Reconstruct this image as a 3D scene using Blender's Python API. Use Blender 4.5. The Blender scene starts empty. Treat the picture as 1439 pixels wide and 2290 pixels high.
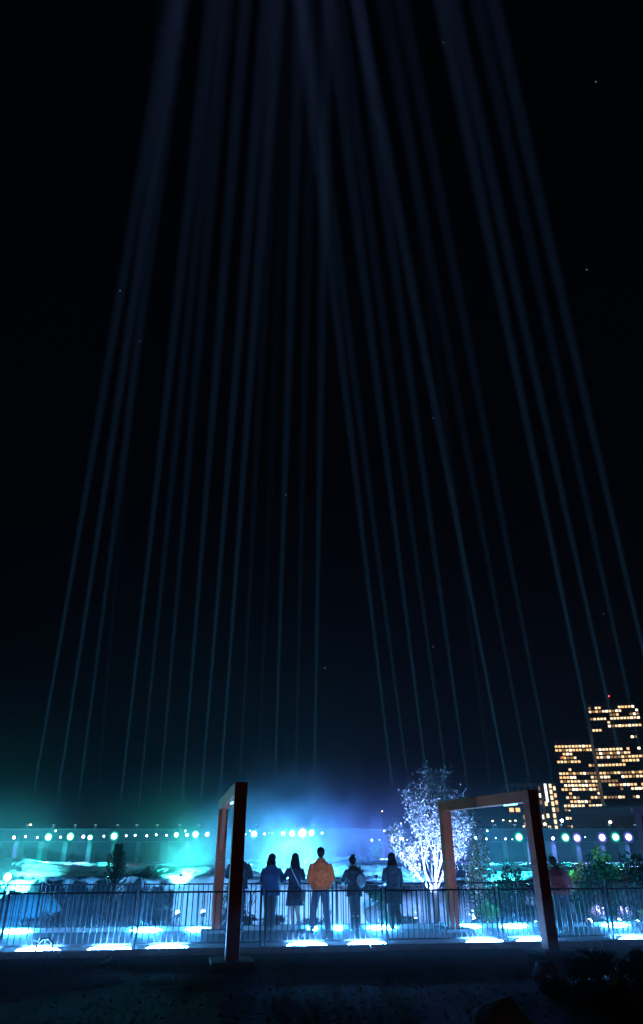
import bpy, bmesh, math, random
from mathutils import Vector, Matrix, noise
random.seed(7)
S = bpy.context.scene
COL = S.collection
rad = math.radians
# ------------------------------------------------------------------ camera
F = 1450.0
PITCH = math.atan(755 / F)
CAMZ = 1.8
cam = bpy.data.cameras.new('camera')
cam_o = bpy.data.objects.new('camera', cam)
COL.objects.link(cam_o)
cam_o.location = (0, 0, CAMZ)
cam_o.rotation_euler = (math.pi / 2 + PITCH, 0, 0)
cam.sensor_fit = 'VERTICAL'
cam.sensor_height = 36
cam.lens = F / 2290 * 36
cam.clip_start = 0.1
cam.clip_end = 8000
S.camera = cam_o
# ------------------------------------------------------------------ sky, faint warm fill, exposure
w = bpy.data.worlds.new('World')
S.world = w
w.use_nodes = True
wt = w.node_tree
sky = wt.nodes.new('ShaderNodeTexSky')
sky.sky_type = 'NISHITA'
sky.sun_disc = False
sky.sun_elevation = rad(-4)
sky.sun_rotation = rad(200)
wt.links.new(sky.outputs[0], wt.nodes['Background'].inputs[0])
wt.nodes['Background'].inputs[1].default_value = 0.002
sun = bpy.data.lights.new('warm_fill', 'SUN')  # warm fill from behind the camera, added to bring out the orange
sun.energy = 0.024
sun.angle = rad(10)
sun.color = (1.0, .5, .28)
sun_o = bpy.data.objects.new('warm_fill', sun)
COL.objects.link(sun_o)
sun_o.rotation_euler = Vector((-.15, 1, -.22)).to_track_quat('-Z', 'Y').to_euler()
S.view_settings.view_transform = 'Standard'
S.view_settings.look = 'None'
S.view_settings.exposure = 0
S.view_settings.gamma = 1
S.cycles.volume_step_rate = 1.0
S.cycles.volume_max_steps = 64
S.cycles.max_bounces = 6
S.cycles.diffuse_bounces = 2
S.cycles.glossy_bounces = 3
S.cycles.transparent_max_bounces = 12
S.cycles.volume_bounces = 0
S.cycles.use_denoising = True

# ------------------------------------------------------------------ helpers


def P(px, py, D):
    """world point seen at photo pixel (px, py) at horizontal distance D"""
    u = (px - 719.5) / F
    v = -(py - 1145) / F
    c, s = math.cos(PITCH), math.sin(PITCH)
    k = D / (c - v * s)
    return Vector((u * k, D, CAMZ + (s + v * c) * k))


def link(o, parent=None):
    COL.objects.link(o)
    if parent is not None:
        o.parent = parent
    return o


def tag(o, label=None, cat=None, group=None, kind=None):
    if label:
        o['label'] = label
    if cat:
        o['category'] = cat
    if group:
        o['group'] = group
    if kind:
        o['kind'] = kind
    return o


def thing(name, label, cat, loc=(0, 0, 0), rz=0, group=None):
    o = bpy.data.objects.new(name, None)
    o.empty_display_size = .2
    COL.objects.link(o)
    o.location = loc
    o.rotation_euler = (0, 0, rz)
    return tag(o, label, cat, group)


class MB:
    def __init__(s):
        s.v = []
        s.f = []

    def box(s, c, d, rz=0, m=None):
        c = Vector(c)
        n = len(s.v)
        R = Matrix.Rotation(rz, 3, 'Z') if m is None else m
        for i in range(8):
            q = Vector(((i & 1) - .5, ((i >> 1) & 1) - .5, ((i >> 2) & 1) - .5))
            s.v.append(c + R @ Vector((q.x * d[0], q.y * d[1], q.z * d[2])))
        for f in ((0, 2, 3, 1), (4, 5, 7, 6), (0, 1, 5, 4), (2, 6, 7, 3), (0, 4, 6, 2), (1, 3, 7, 5)):
            s.f.append(tuple(n + k for k in f))
        return s

    def tube(s, pts, rs, n=8, ry=None, cap=True):
        """lofted tube; rs radii; ry optional second radii (ellipse)"""
        pts = [Vector(p) for p in pts]
        if isinstance(rs, (int, float)):
            rs = [rs] * len(pts)
        ry = ry or rs
        base = len(s.v)
        up = None
        for i, p in enumerate(pts):
            if i == 0:
                t = pts[1] - p
            elif i == len(pts) - 1:
                t = p - pts[i - 1]
            else:
                t = (pts[i + 1] - pts[i - 1])
            t.normalize()
            if up is None:
                up = Vector((1, 0, 0)) if abs(t.x) < .8 else Vector((0, 1, 0))
            a = (up - t * up.dot(t)).normalized()
            up = a
            b = t.cross(a)
            for k in range(n):
                th = 2 * math.pi * k / n
                s.v.append(p + a * math.cos(th) * rs[i] + b * math.sin(th) * ry[i])
        for i in range(len(pts) - 1):
            for k in range(n):
                k2 = (k + 1) % n
                s.f.append((base + i * n + k, base + i * n + k2, base + (i + 1) * n + k2, base + (i + 1) * n + k))
        if cap:
            s.f.append(tuple(base + k for k in reversed(range(n))))
            e = base + (len(pts) - 1) * n
            s.f.append(tuple(e + k for k in range(n)))
        return s

    def blob(s, c, r, nu=12, nv=8, R=None):
        c = Vector(c)
        r = Vector(r) if not isinstance(r, (int, float)) else Vector((r, r, r))
        base = len(s.v)
        s.v.append(c + (R @ Vector((0, 0, -r.z)) if R else Vector((0, 0, -r.z))))
        for j in range(1, nv):
            ph = -math.pi / 2 + math.pi * j / nv
            for i in range(nu):
                th = 2 * math.pi * i / nu
                q = Vector((r.x * math.cos(ph) * math.cos(th), r.y * math.cos(ph) * math.sin(th), r.z * math.sin(ph)))
                s.v.append(c + (R @ q if R else q))
        s.v.append(c + (R @ Vector((0, 0, r.z)) if R else Vector((0, 0, r.z))))
        top = len(s.v) - 1
        for i in range(nu):
            i2 = (i + 1) % nu
            s.f.append((base, base + 1 + i2, base + 1 + i))
            for j in range(nv - 2):
                a = base + 1 + j * nu
                s.f.append((a + i, a + i2, a + nu + i2, a + nu + i))
            a = base + 1 + (nv - 2) * nu
            s.f.append((a + i, a + i2, top))
        return s

    def leaf(s, c, d, wdt, nrm):
        """pointed leaf of two triangles folded along its midrib"""
        n = len(s.v)
        side = d.cross(nrm)
        if side.length < 1e-6:
            side = Vector((1, 0, 0))
        side = side.normalized() * wdt
        nn = nrm.normalized() * wdt * .35
        s.v += [c, c + d * .5 + side + nn, c + d, c + d * .5 - side + nn]
        s.f += [(n, n + 1, n + 2), (n, n + 2, n + 3)]

    def mesh(s, name, mat=None, smooth=False):
        me = bpy.data.meshes.new(name)
        me.from_pydata([tuple(v) for v in s.v], [], s.f)
        if mat:
            me.materials.append(mat)
        if smooth:
            me.polygons.foreach_set('use_smooth', [True] * len(me.polygons))
        me.update()
        return me

    def build(s, name, mat=None, parent=None, smooth=False, label=None):
        o = bpy.data.objects.new(name, s.mesh(name, mat, smooth))
        link(o, parent)
        if label:
            o['label'] = label
        return o


def inst(name, me, parent, loc=(0, 0, 0), rz=0, scale=None):
    o = bpy.data.objects.new(name, me)
    link(o, parent)
    o.location = loc
    o.rotation_euler = (0, 0, rz)
    if scale:
        o.scale = scale
    return o


def bevel(o, wdt, seg=2):
    m = o.modifiers.new('bevel', 'BEVEL')
    m.width = wdt
    m.segments = seg
    return o


def mat(name, col, rough=.6, metal=0, col2=None, scale=8, bump=0, bscale=None, spec=.5, detail=6, sheen=0, trans=0):
    m = bpy.data.materials.new(name)
    m.use_nodes = True
    t = m.node_tree
    b = t.nodes['Principled BSDF']
    b.inputs['Base Color'].default_value = (*col, 1)
    b.inputs['Roughness'].default_value = rough
    b.inputs['Metallic'].default_value = metal
    b.inputs['Specular IOR Level'].default_value = spec
    if sheen:
        b.inputs['Sheen Weight'].default_value = sheen
    tc = t.nodes.new('ShaderNodeTexCoord')
    if col2:
        n = t.nodes.new('ShaderNodeTexNoise')
        n.inputs['Scale'].default_value = scale
        n.inputs['Detail'].default_value = detail
        n.inputs['Roughness'].default_value = .65
        t.links.new(tc.outputs['Object'], n.inputs['Vector'])
        r = t.nodes.new('ShaderNodeValToRGB')
        r.color_ramp.elements[0].position = .35
        r.color_ramp.elements[1].position = .65
        r.color_ramp.elements[0].color = (*col, 1)
        r.color_ramp.elements[1].color = (*col2, 1)
        t.links.new(n.outputs['Fac'], r.inputs['Fac'])
        t.links.new(r.outputs['Color'], b.inputs['Base Color'])
    if bump:
        n2 = t.nodes.new('ShaderNodeTexNoise')
        n2.inputs['Scale'].default_value = bscale or scale * 3
        n2.inputs['Detail'].default_value = 8
        t.links.new(tc.outputs['Object'], n2.inputs['Vector'])
        bp = t.nodes.new('ShaderNodeBump')
        bp.inputs['Strength'].default_value = bump
        bp.inputs['Distance'].default_value = .02
        t.links.new(n2.outputs['Fac'], bp.inputs['Height'])
        t.links.new(bp.outputs['Normal'], b.inputs['Normal'])
    return m


def emis(name, col, strength, sample=False):
    m = bpy.data.materials.new(name)
    m.cycles.emission_sampling = 'FRONT' if sample else 'NONE'
    m.use_nodes = True
    t = m.node_tree
    t.nodes.clear()
    e = t.nodes.new('ShaderNodeEmission')
    e.inputs[0].default_value = (*col, 1)
    e.inputs[1].default_value = strength
    o = t.nodes.new('ShaderNodeOutputMaterial')
    t.links.new(e.outputs[0], o.inputs[0])
    return m


def lamp(kind, loc, col, energy, radius=.2, aim=None, size=None, blend=.6, parent=None, name='lamp_light'):
    l = bpy.data.lights.new(name, kind)
    l.energy = energy
    l.color = col
    l.shadow_soft_size = radius
    if kind == 'SPOT':
        l.spot_size = rad(size)
        l.spot_blend = blend
    o = bpy.data.objects.new(name, l)
    link(o, parent)
    o.location = loc
    if aim is not None:
        o.rotation_euler = (Vector(aim) - Vector(loc)).to_track_quat('-Z', 'Y').to_euler()
    return o


ONES = ['', 'first', 'second', 'third', 'fourth', 'fifth', 'sixth', 'seventh', 'eighth', 'ninth', 'tenth', 'eleventh', 'twelfth', 'thirteenth', 'fourteenth', 'fifteenth', 'sixteenth', 'seventeenth', 'eighteenth', 'nineteenth']
TENS = {20: ('twentieth', 'twenty'), 30: ('thirtieth', 'thirty'), 40: ('fortieth', 'forty'), 50: ('fiftieth', 'fifty'), 60: ('sixtieth', 'sixty')}


def nth(n):
    if n < 20:
        return ONES[n]
    t, u = n // 10 * 10, n % 10
    return TENS[t][0] if u == 0 else TENS[t][1] + '-' + ONES[u]


def fbm(x, y, z=0, o=4):
    return noise.fractal(Vector((x, y, z)), 1.0, 2.0, o)


def sstep(a, b, x):
    t = min(1, max(0, (x - a) / (b - a)))
    return t * t * (3 - 2 * t)


def volume(name, mb, col, dens, aniso, hetero=None):
    m = bpy.data.materials.new(name)
    m.use_nodes = True
    t = m.node_tree
    t.nodes.clear()
    v = t.nodes.new('ShaderNodeVolumePrincipled')
    o = t.nodes.new('ShaderNodeOutputMaterial')
    t.links.new(v.outputs[0], o.inputs['Volume'])
    v.inputs['Color'].default_value = (*col, 1)
    v.inputs['Density'].default_value = dens
    v.inputs['Anisotropy'].default_value = aniso
    if hetero:
        hetero(t, v, dens)
    ob = mb.build(name, m)
    ob['kind'] = 'stuff'
    return ob, m


# near kerb line, near fence line, far lamp line, far fence line: y as a function of x
def L_near(x): return 15.95 + .15 * x
def L_fence1(x): return 16.2 + .15 * x
def L_lamp2(x): return 19.15 + .1 * x
def L_fence2(x): return 19.4 + .1 * x


# ------------------------------------------------------------------ haze
volume('haze', MB().box((0, 885, 203), (2900, 1930, 440)), (.8, .9, 1), .0002, 0)

# ------------------------------------------------------------------ ground
M_soil = mat('dark_soil', (.008, .01, .009), .9, col2=(.032, .032, .03), scale=2.5, bump=.6, bscale=14)
M_path = mat('path_asphalt', (.13, .14, .15), .6, col2=(.2, .21, .22), scale=5, bump=.35, bscale=60)
M_kerb = mat('kerb_concrete', (.42, .43, .44), .7, col2=(.3, .3, .31), scale=6, bump=.3)


def ground_h(x, y):
    if y < 19.9:
        return -.03 + .05 * fbm(x * .5, y * .5) * sstep(15.4, 13, y - .15 * x)
    if y < 150:
        h = -11 * sstep(19.9, 34, y) + .35 * fbm(x * .4, y * .4) * sstep(20, 22, y)
        h += 9.6 * sstep(22, 46, x - .1 * (y - 60)) * sstep(30, 44, y)
        return h
    return -11 + 12 * sstep(150, 156, y) + 14 * sstep(240, 900, y) * (1 + .4 * fbm(x * .004, y * .004))


def grid(name, xs, ys, fn, material, smooth=True, attr=None):
    V, Fc, A = [], [], []
    for y in ys:
        for x in xs:
            V.append((x, y, fn(x, y)))
            if attr:
                A.append(attr(x, y))
    n = len(xs)
    for j in range(len(ys) - 1):
        for i in range(n - 1):
            a = j * n + i
            Fc.append((a, a + 1, a + n + 1, a + n))
    me = bpy.data.meshes.new(name)
    me.from_pydata(V, [], Fc)
    me.materials.append(material)
    if smooth:
        me.polygons.foreach_set('use_smooth', [True] * len(me.polygons))
    if attr:
        at = me.attributes.new('foam', 'FLOAT', 'POINT')
        at.data.foreach_set('value', A)
    o = bpy.data.objects.new(name, me)
    link(o)
    return o


xs = [-1400, -1000, -600, -300, -160] + [-100 + 2 * i for i in range(40)] + [-20 + .5 * i for i in range(80)] + [20 + 2 * i for i in range(41)] + [160, 300, 600, 1000, 1400]
ys = [-60, -30, -10, 0] + [3 + .5 * i for i in range(34)] + [20 + 1 * i for i in range(40)] + [60 + 4 * i for i in range(22)] + [148, 150, 151, 152, 153, 154, 156, 160, 180, 220, 260, 320, 400, 500, 700, 1000, 1400, 1800]
tag(grid('ground', xs, ys, ground_h, M_soil), kind='structure')

# path slab and kerbs (straight strips, skewed as the path runs)
XL, XR = -16, 18


def strip(name, f0, f1, z0, z1, material, n=1):
    mb = MB()
    a, b = (XL, f0(XL)), (XR, f0(XR))
    c, d = (XR, f1(XR)), (XL, f1(XL))
    pts = [a, b, c, d]
    for z in (z0, z1):
        for p in pts:
            mb.v.append(Vector((p[0], p[1], z)))
    mb.f += [(3, 2, 1, 0), (4, 5, 6, 7), (0, 1, 5, 4), (1, 2, 6, 5), (2, 3, 7, 6), (3, 0, 4, 7)]
    return mb.build(name, material)


tag(strip('path', lambda x: L_near(x) - .22, lambda x: L_lamp2(x) + .1, -.3, .02, M_path), kind='structure')


def kerb(f0, f1, z1, pieces, nm):
    root = bpy.data.objects.new(nm, None)
    COL.objects.link(root)
    root['kind'] = 'structure'
    L = (XR - XL) / pieces
    for i in range(pieces):
        x0, x1 = XL + i * L + .006, XL + (i + 1) * L - .006
        mb = MB()
        zz = z1 + random.uniform(-.004, .004)
        for z in (-.25, zz):
            for p in ((x0, f0(x0)), (x1, f0(x1)), (x1, f1(x1)), (x0, f1(x0))):
                mb.v.append(Vector((p[0], p[1], z)))
        mb.f += [(3, 2, 1, 0), (4, 5, 6, 7), (0, 1, 5, 4), (1, 2, 6, 5), (2, 3, 7, 6), (3, 0, 4, 7)]
        bevel(mb.build('kerb_stone', M_kerb, root), .012)


kerb(lambda x: L_near(x) - .36, lambda x: L_near(x) - .22, .085, 34, 'near_kerb')
kerb(lambda x: L_lamp2(x) + .1, lambda x: L_lamp2(x) + .24, .12, 34, 'far_kerb')


# ------------------------------------------------------------------ river with its falls
def brink(x):
    return 76 + 7 * fbm(x * .035, 3.3) + 6 * math.exp(-((x + 14) / 7) ** 2) - 5 * math.exp(-((x - 14) / 9) ** 2)


def river_h(x, y):
    b = brink(x)
    up = -1.45 + (y - 76) * .014
    # ledges: quantised noise stretched along the bridge
    q = fbm(x * .045, y * .16, 5.1, 5) * 1.15 + fbm(x * .02, y * .05, 9.0, 2) * .5
    st = .28
    qf = math.floor(q / st)
    fr = q / st - qf
    q = (qf + sstep(.35, .65, fr)) * st
    for cx, w_, y0, y1, hh in ((-44, 11, 82, 99, 1.25), (-17.5, 7, 80, 94, 1.0), (-3, 16, 92, 116, 1.3), (12, 9, 84, 100, .8), (30, 9, 96, 112, .7)):
        g_ = math.exp(-abs((x - cx) / w_) ** 3)
        up += hh * g_ * sstep(y0, y1, y + 2.5 * fbm(x * .08, cx)) * sstep(y1 + 14, y1 + 2, y)
    up += q * .8 * sstep(150, 120, y) + fbm(x * .5, y * .9, 1) * .09
    if y >= b:
        return up
    d = b - y
    low = -10.5 + .6 * fbm(x * .3, y * .3, 2)
    t = sstep(0, 7, d + .8 * fbm(x * .6, y * .25, 7))
    # rock steps down the face
    stp = t * 7
    t2 = (math.floor(stp) + sstep(.25, .75, stp - math.floor(stp))) / 7
    t = t * .5 + t2 * .5
    return up * (1 - t) + low * t + .3 * fbm(x * .8, y * .3, 3.3, 5) * (1 - abs(2 * t - 1))


def foam(x, y):
    b = brink(x)
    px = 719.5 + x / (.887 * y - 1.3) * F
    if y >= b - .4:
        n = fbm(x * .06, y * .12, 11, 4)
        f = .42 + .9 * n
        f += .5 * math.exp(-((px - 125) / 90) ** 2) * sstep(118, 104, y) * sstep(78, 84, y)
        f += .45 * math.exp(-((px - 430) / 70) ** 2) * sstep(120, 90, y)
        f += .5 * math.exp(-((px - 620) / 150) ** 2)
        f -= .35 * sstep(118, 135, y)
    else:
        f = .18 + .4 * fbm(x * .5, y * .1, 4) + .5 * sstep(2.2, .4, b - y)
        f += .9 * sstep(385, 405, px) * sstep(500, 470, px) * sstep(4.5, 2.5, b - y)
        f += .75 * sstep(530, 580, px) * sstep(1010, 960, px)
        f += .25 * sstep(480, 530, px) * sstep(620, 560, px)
    return f


M_river = bpy.data.materials.new('river_water')
M_river.use_nodes = True
t = M_river.node_tree
b = t.nodes['Principled BSDF']
b.inputs['Roughness'].default_value = .25
at = t.nodes.new('ShaderNodeAttribute')
at.attribute_name = 'foam'
tc = t.nodes.new('ShaderNodeTexCoord')
mp = t.nodes.new('ShaderNodeMapping')
mp.inputs['Scale'].default_value = (1, .45, .9)
t.links.new(tc.outputs['Object'], mp.inputs[0])
nz = t.nodes.new('ShaderNodeTexNoise')
nz.inputs['Scale'].default_value = .55
nz.inputs['Detail'].default_value = 9
nz.inputs['Roughness'].default_value = .68
nz.inputs['Distortion'].default_value = .6
t.links.new(mp.outputs[0], nz.inputs['Vector'])
ad = t.nodes.new('ShaderNodeMath')
ad.operation = 'MULTIPLY_ADD'
ad.inputs[1].default_value = 1.9
t.links.new(nz.outputs['Fac'], ad.inputs[0])
t.links.new(at.outputs['Fac'], ad.inputs[2])
rp = t.nodes.new('ShaderNodeMapRange')
rp.inputs['From Min'].default_value = 1.36
rp.inputs['From Max'].default_value = 1.62
t.links.new(ad.outputs[0], rp.inputs['Value'])
mx = t.nodes.new('ShaderNodeMix')
mx.data_type = 'RGBA'
mx.inputs['A'].default_value = (.02, .03, .04, 1)
mx.inputs['B'].default_value = (.82, .86, .88, 1)
t.links.new(rp.outputs[0], mx.inputs['Factor'])
t.links.new(mx.outputs['Result'], b.inputs['Base Color'])
rr = t.nodes.new('ShaderNodeMapRange')
rr.inputs['To Min'].default_value = .18
rr.inputs['To Max'].default_value = .8
t.links.new(rp.outputs[0], rr.inputs['Value'])
t.links.new(rr.outputs[0], b.inputs['Roughness'])
n3 = t.nodes.new('ShaderNodeTexNoise')
n3.inputs['Scale'].default_value = 1.1
n3.inputs['Detail'].default_value = 8
t.links.new(mp.outputs[0], n3.inputs['Vector'])
bp = t.nodes.new('ShaderNodeBump')
bp.inputs['Strength'].default_value = .8
bp.inputs['Distance'].default_value = .5
t.links.new(n3.outputs['Fac'], bp.inputs['Height'])
t.links.new(bp.outputs['Normal'], b.inputs['Normal'])

rx = [-115 + .6 * i for i in range(384)]
ry = [44, 50, 56] + [60 + .45 * i for i in range(78)] + [95.1 + .8 * i for i in range(69)]
tag(grid('river', rx, ry, river_h, M_river, attr=foam), kind='structure')

# ------------------------------------------------------------------ dam bridge
M_steel = mat('dark_painted_steel', (.035, .05, .07), .5, .3, col2=(.06, .08, .1), scale=.8, bump=.2)
M_conc = mat('dam_concrete', (.16, .17, .18), .85, col2=(.27, .28, .28), scale=.5, bump=.5, bscale=3)
M_rail = mat('grey_rail', (.14, .15, .17), .5)
BY = 150.0
bridge = thing('dam_bridge', 'long low dam bridge crossing the river behind the falls', 'bridge', (0, BY, 0))
MB().box((0, 1.5, 4.4), (220, 3.6, 2.2)).build('deck', M_steel, bridge)
MB().box((0, -.45, 5.56), (220, .22, .14)).build('rail', M_rail, bridge)
MB().box((0, -.45, 3.26), (220, .3, .16)).build('rail', M_rail, bridge)
pier_me = MB().box((0, 1.2, 1.05), (.9, 4.0, 4.4)).mesh('pier', M_conc)
gate_me = MB().box((0, 2.6, 1.2), (4.1, .4, 4.0)).box((0, 2.34, 2.2), (4.1, .14, .18)).box((0, 2.34, .6), (4.1, .14, .18)).mesh('gate_panel', M_steel)
girder_me = MB().box((0, -.38, 4.4), (.16, .12, 2.0)).mesh('stiffener', M_steel)
for i in range(44):
    x = -107.5 + 5 * i
    inst('pier', pier_me, bridge, (x, 0, 0))
    inst('gate_panel', gate_me, bridge, (x + 2.5, 0, 0))
    inst('stiffener', girder_me, bridge, (x, 0, 0))

# bridge floodlights: pixel x, pixel y, hue, size
G, V_, C_, W_ = (.0, .72, .6), (.17, .2, 1), (.01, .45, 1), (.2, .5, 1)
LAMPS = [(32, 1873, V_, 2), (58, 1871, W_, 1), (84, 1873, W_, 1), (109, 1872, G, 4), (136, 1872, W_, 1), (158, 1871, G, 4), (187, 1871, V_, 2),
         (202, 1873, G, 3), (233, 1870, W_, 1), (256, 1870, G, 4), (283, 1869, V_, 1), (303, 1868, W_, 1), (329, 1869, V_, 1), (350, 1867, W_, 1),
         (373, 1868, V_, 1), (395, 1867, G, 3), (419, 1867, V_, 2), (438, 1866, G, 4), (464, 1866, V_, 3), (506, 1866, V_, 1), (550, 1866, W_, 0),
         (569, 1865, G, 4), (592, 1865, V_, 1), (602, 1862, W_, 0), (610, 1863, V_, 0), (634, 1864, V_, 3), (654, 1864, C_, 4), (677, 1863, V_, 5),
         (697, 1863, C_, 4), (721, 1863, W_, 1), (832, 1879, W_, 1), (849, 1878, W_, 0), (882, 1877, V_, 5), (897, 1875, C_, 3), (911, 1878, W_, 0),
         (1041, 1877, V_, 2), (1064, 1874, C_, 2), (1088, 1876, W_, 1), (1109, 1874, W_, 0), (1131, 1876, V_, 1), (1146, 1877, W_, 0), (1161, 1872, G, 4),
         (1184, 1875, V_, 2), (1237, 1875, V_, 2), (1265, 1873, G, 4), (1291, 1874, V_, 4), (1309, 1872, W_, 0), (1347, 1873, V_, 4), (1377, 1872, G, 4), (1406, 1872, V_, 4)]
SZ = {0: (.12, 0), 1: (.2, 0), 2: (.3, 8000), 3: (.42, 6000), 4: (.58, 8000), 5: (.8, 70000)}
HN = {G: 'green', V_: 'violet', C_: 'cyan', W_: 'white'}
SN = {0: 'tiny', 1: 'small', 2: 'medium', 3: 'bright', 4: 'large', 5: 'very large'}
M_housing = mat('lamp_housing', (.03, .03, .035), .5)
emc = {}
for i, (px, py, c, s) in enumerate(LAMPS):
    p = P(px, py, BY - .9)
    r, e = SZ[s]
    l = thing('floodlight', f'{SN[s]} {HN[c]} floodlight on the dam bridge, {nth(i+1)} lamp from its left', 'floodlight', p, 0, 'floodlights along the dam bridge')
    MB().tube([(0, .35, 0), (0, .04, 0)], [r * .7, r * 1.08], 14).box((0, .42, 0), (.12, .5, .12)).build('housing', M_housing, l)
    if (c, s) not in emc:
        q = tuple(.5 + .5 * k for k in c)
        emc[(c, s)] = (MB().tube([(0, -.06, 0), (0, -.12, 0)], [r * .85, r * .6], 14).mesh('bulb', emis('bulb_glow', q, 12 + 10 * s)),
                       MB().tube([(0, .05, 0), (0, -.03, 0)], [r * 1.3, r * 1.38], 18).mesh('lens', emis('lens_glow', tuple(.04 + .8 * k for k in c), .4 + .3 * s)),  # coloured disc wider than the housing, glowing as the inner halo
                       MB().tube([(0, .2, 0), (0, .0, 0)], [r * 1.5, r * (1.5 + .1 * s)], 18).mesh('halo_ring', emis('halo_ring_glow', tuple(.02 + .6 * k for k in c), .06 + .07 * s)))  # dim outer disc, the lamp's halo put into emission
    inst('bulb', emc[(c, s)][0], l)
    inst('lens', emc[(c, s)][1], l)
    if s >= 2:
        inst('halo_ring', emc[(c, s)][2], l)
    if e:
        lamp('SPOT', (0, -.3, 0), c, e, r * .6, aim=(0, -1, -.95) if s < 5 else (0, -1, -.6), size=120, blend=.8, parent=l)

# searchlights throwing the vertical beams
BEAMS = [(62, 158, 1.0), (119, 203, 1.1), (168, 240, .8), (213, 258, .18), (263, 326, 1), (306, 362, .7), (352, 399, .75), (402, 446, 1), (445, 490, 1.1), (487, 527, 1.1),
         (532, 560, .4), (574, 596, .2), (612, 630, .9), (660, 672, .4), (702, 711, .9), (888, 823, 1), (926, 853, .7), (968, 899, 1), (1014, 938, .65), (1058, 981, .9),
         (1108, 1040, .25), (1152, 1047, 1.3), (1204, 1100, .6), (1256, 1150, .7), (1364, 1251, 1.3), (1422, 1300, 1.1), (1470, 1350, .8), (1530, 1403, 1.1)]
BEAM_E = 1.0
drum_me = MB().tube([(0, 0, 0), (0, 0, .5)], [.3, .34], 14).box((0, 0, -.12), (.5, .2, .26)).mesh('drum', M_housing)
glass_me = MB().tube([(0, 0, .5), (0, 0, .53)], [.3, .28], 14).mesh('glass', emis('searchlight_glass', (.5, .8, 1), 3))
for i, (xb, xt, st) in enumerate(BEAMS):
    a = P(xb, 1851, BY)
    bb = P(xt, 1300, BY)
    l = thing('searchlight', f'searchlight on the bridge parapet throwing the {nth(i+1)} beam from the left', 'searchlight', a, 0, 'searchlights on the dam bridge')
    inst('drum', drum_me, l)
    inst('glass', glass_me, l)
    d = bb - a
    q = lamp('SPOT', Vector((0, 0, .6)), (1, 1, 1), 10000000, .25, aim=Vector((0, 0, .6)) + d, size=1.6, blend=1, parent=l, name='beam_light')
    q.data.use_nodes = True
    t = q.data.node_tree
    e = t.nodes['Emission']
    e.inputs['Strength'].default_value = 1
    f = t.nodes.new('ShaderNodeLightFalloff')
    f.inputs['Strength'].default_value = st * BEAM_E / 10000
    m1 = t.nodes.new('ShaderNodeVectorMath')
    m1.operation = 'SCALE'
    m1.inputs[0].default_value = (46, 25, 84)
    m2 = t.nodes.new('ShaderNodeVectorMath')
    m2.operation = 'SCALE'
    m2.inputs[0].default_value = (3100, 16500, 27000)
    t.links.new(f.outputs['Linear'], m1.inputs['Scale'])
    t.links.new(f.outputs['Quadratic'], m2.inputs['Scale'])
    m3 = t.nodes.new('ShaderNodeVectorMath')
    t.links.new(m1.outputs[0], m3.inputs[0])
    t.links.new(m2.outputs[0], m3.inputs[1])
    t.links.new(m3.outputs[0], e.inputs['Color'])

# ------------------------------------------------------------------ river mist


def soft_mist(scale, thr0, thr1):
    def fn(t, v, dens):
        tc = t.nodes.new('ShaderNodeTexCoord')
        # distance from centre in generated coordinates
        sb = t.nodes.new('ShaderNodeVectorMath')
        sb.operation = 'SUBTRACT'
        sb.inputs[1].default_value = (.5, .5, .5)
        t.links.new(tc.outputs['Generated'], sb.inputs[0])
        ln = t.nodes.new('ShaderNodeVectorMath')
        ln.operation = 'LENGTH'
        t.links.new(sb.outputs[0], ln.inputs[0])
        fall = t.nodes.new('ShaderNodeMapRange')
        fall.interpolation_type = 'SMOOTHSTEP'
        fall.inputs['From Min'].default_value = .5
        fall.inputs['From Max'].default_value = .05
        t.links.new(ln.outputs['Value'], fall.inputs['Value'])
        nz = t.nodes.new('ShaderNodeTexNoise')
        nz.inputs['Scale'].default_value = scale
        nz.inputs['Detail'].default_value = 4
        nz.inputs['Distortion'].default_value = .8
        t.links.new(tc.outputs['Object'], nz.inputs['Vector'])
        mr = t.nodes.new('ShaderNodeMapRange')
        mr.inputs['From Min'].default_value = thr0
        mr.inputs['From Max'].default_value = thr1
        t.links.new(nz.outputs['Fac'], mr.inputs['Value'])
        m1 = t.nodes.new('ShaderNodeMath')
        m1.operation = 'MULTIPLY'
        t.links.new(fall.outputs[0], m1.inputs[0])
        t.links.new(mr.outputs[0], m1.inputs[1])
        m2 = t.nodes.new('ShaderNodeMath')
        m2.operation = 'MULTIPLY'
        m2.inputs[1].default_value = dens
        t.links.new(m1.outputs[0], m2.inputs[0])
        t.links.new(m2.outputs[0], v.inputs['Density'])
    return fn


MISTS = [((452, 1930), 92, (7.5, 9, 7), .2, 'bright green-tinted spray cloud rising left of the near portal'),
         ((590, 1915), 92, (15, 11, 8.5), .15, 'broad cyan spray cloud rising from the middle of the falls'),
         ((690, 1850), 104, (34, 16, 19), .008, 'high faint blue spray drifting above the bridge lamps'),
         ((735, 1905), 98, (14, 10, 8), .08, 'blue spray cloud behind the orange jacket')]
for (px, py), D, r, dens, lab in MISTS:
    p = P(px, py, D)
    ob, m = volume('mist', MB().blob((0, 0, 0), r, 16, 10), (.93, .97, 1), dens, .35, soft_mist(.26, .44, .62))
    ob.location = p
    ob['label'] = lab
# thin even river fog hanging over the rapids
volume('river_fog', MB().blob((-6, 112, 0), (120, 50, 16), 48, 20), (.78, .9, 1), .003, .2, soft_mist(.02, -1.2, .3))

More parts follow.
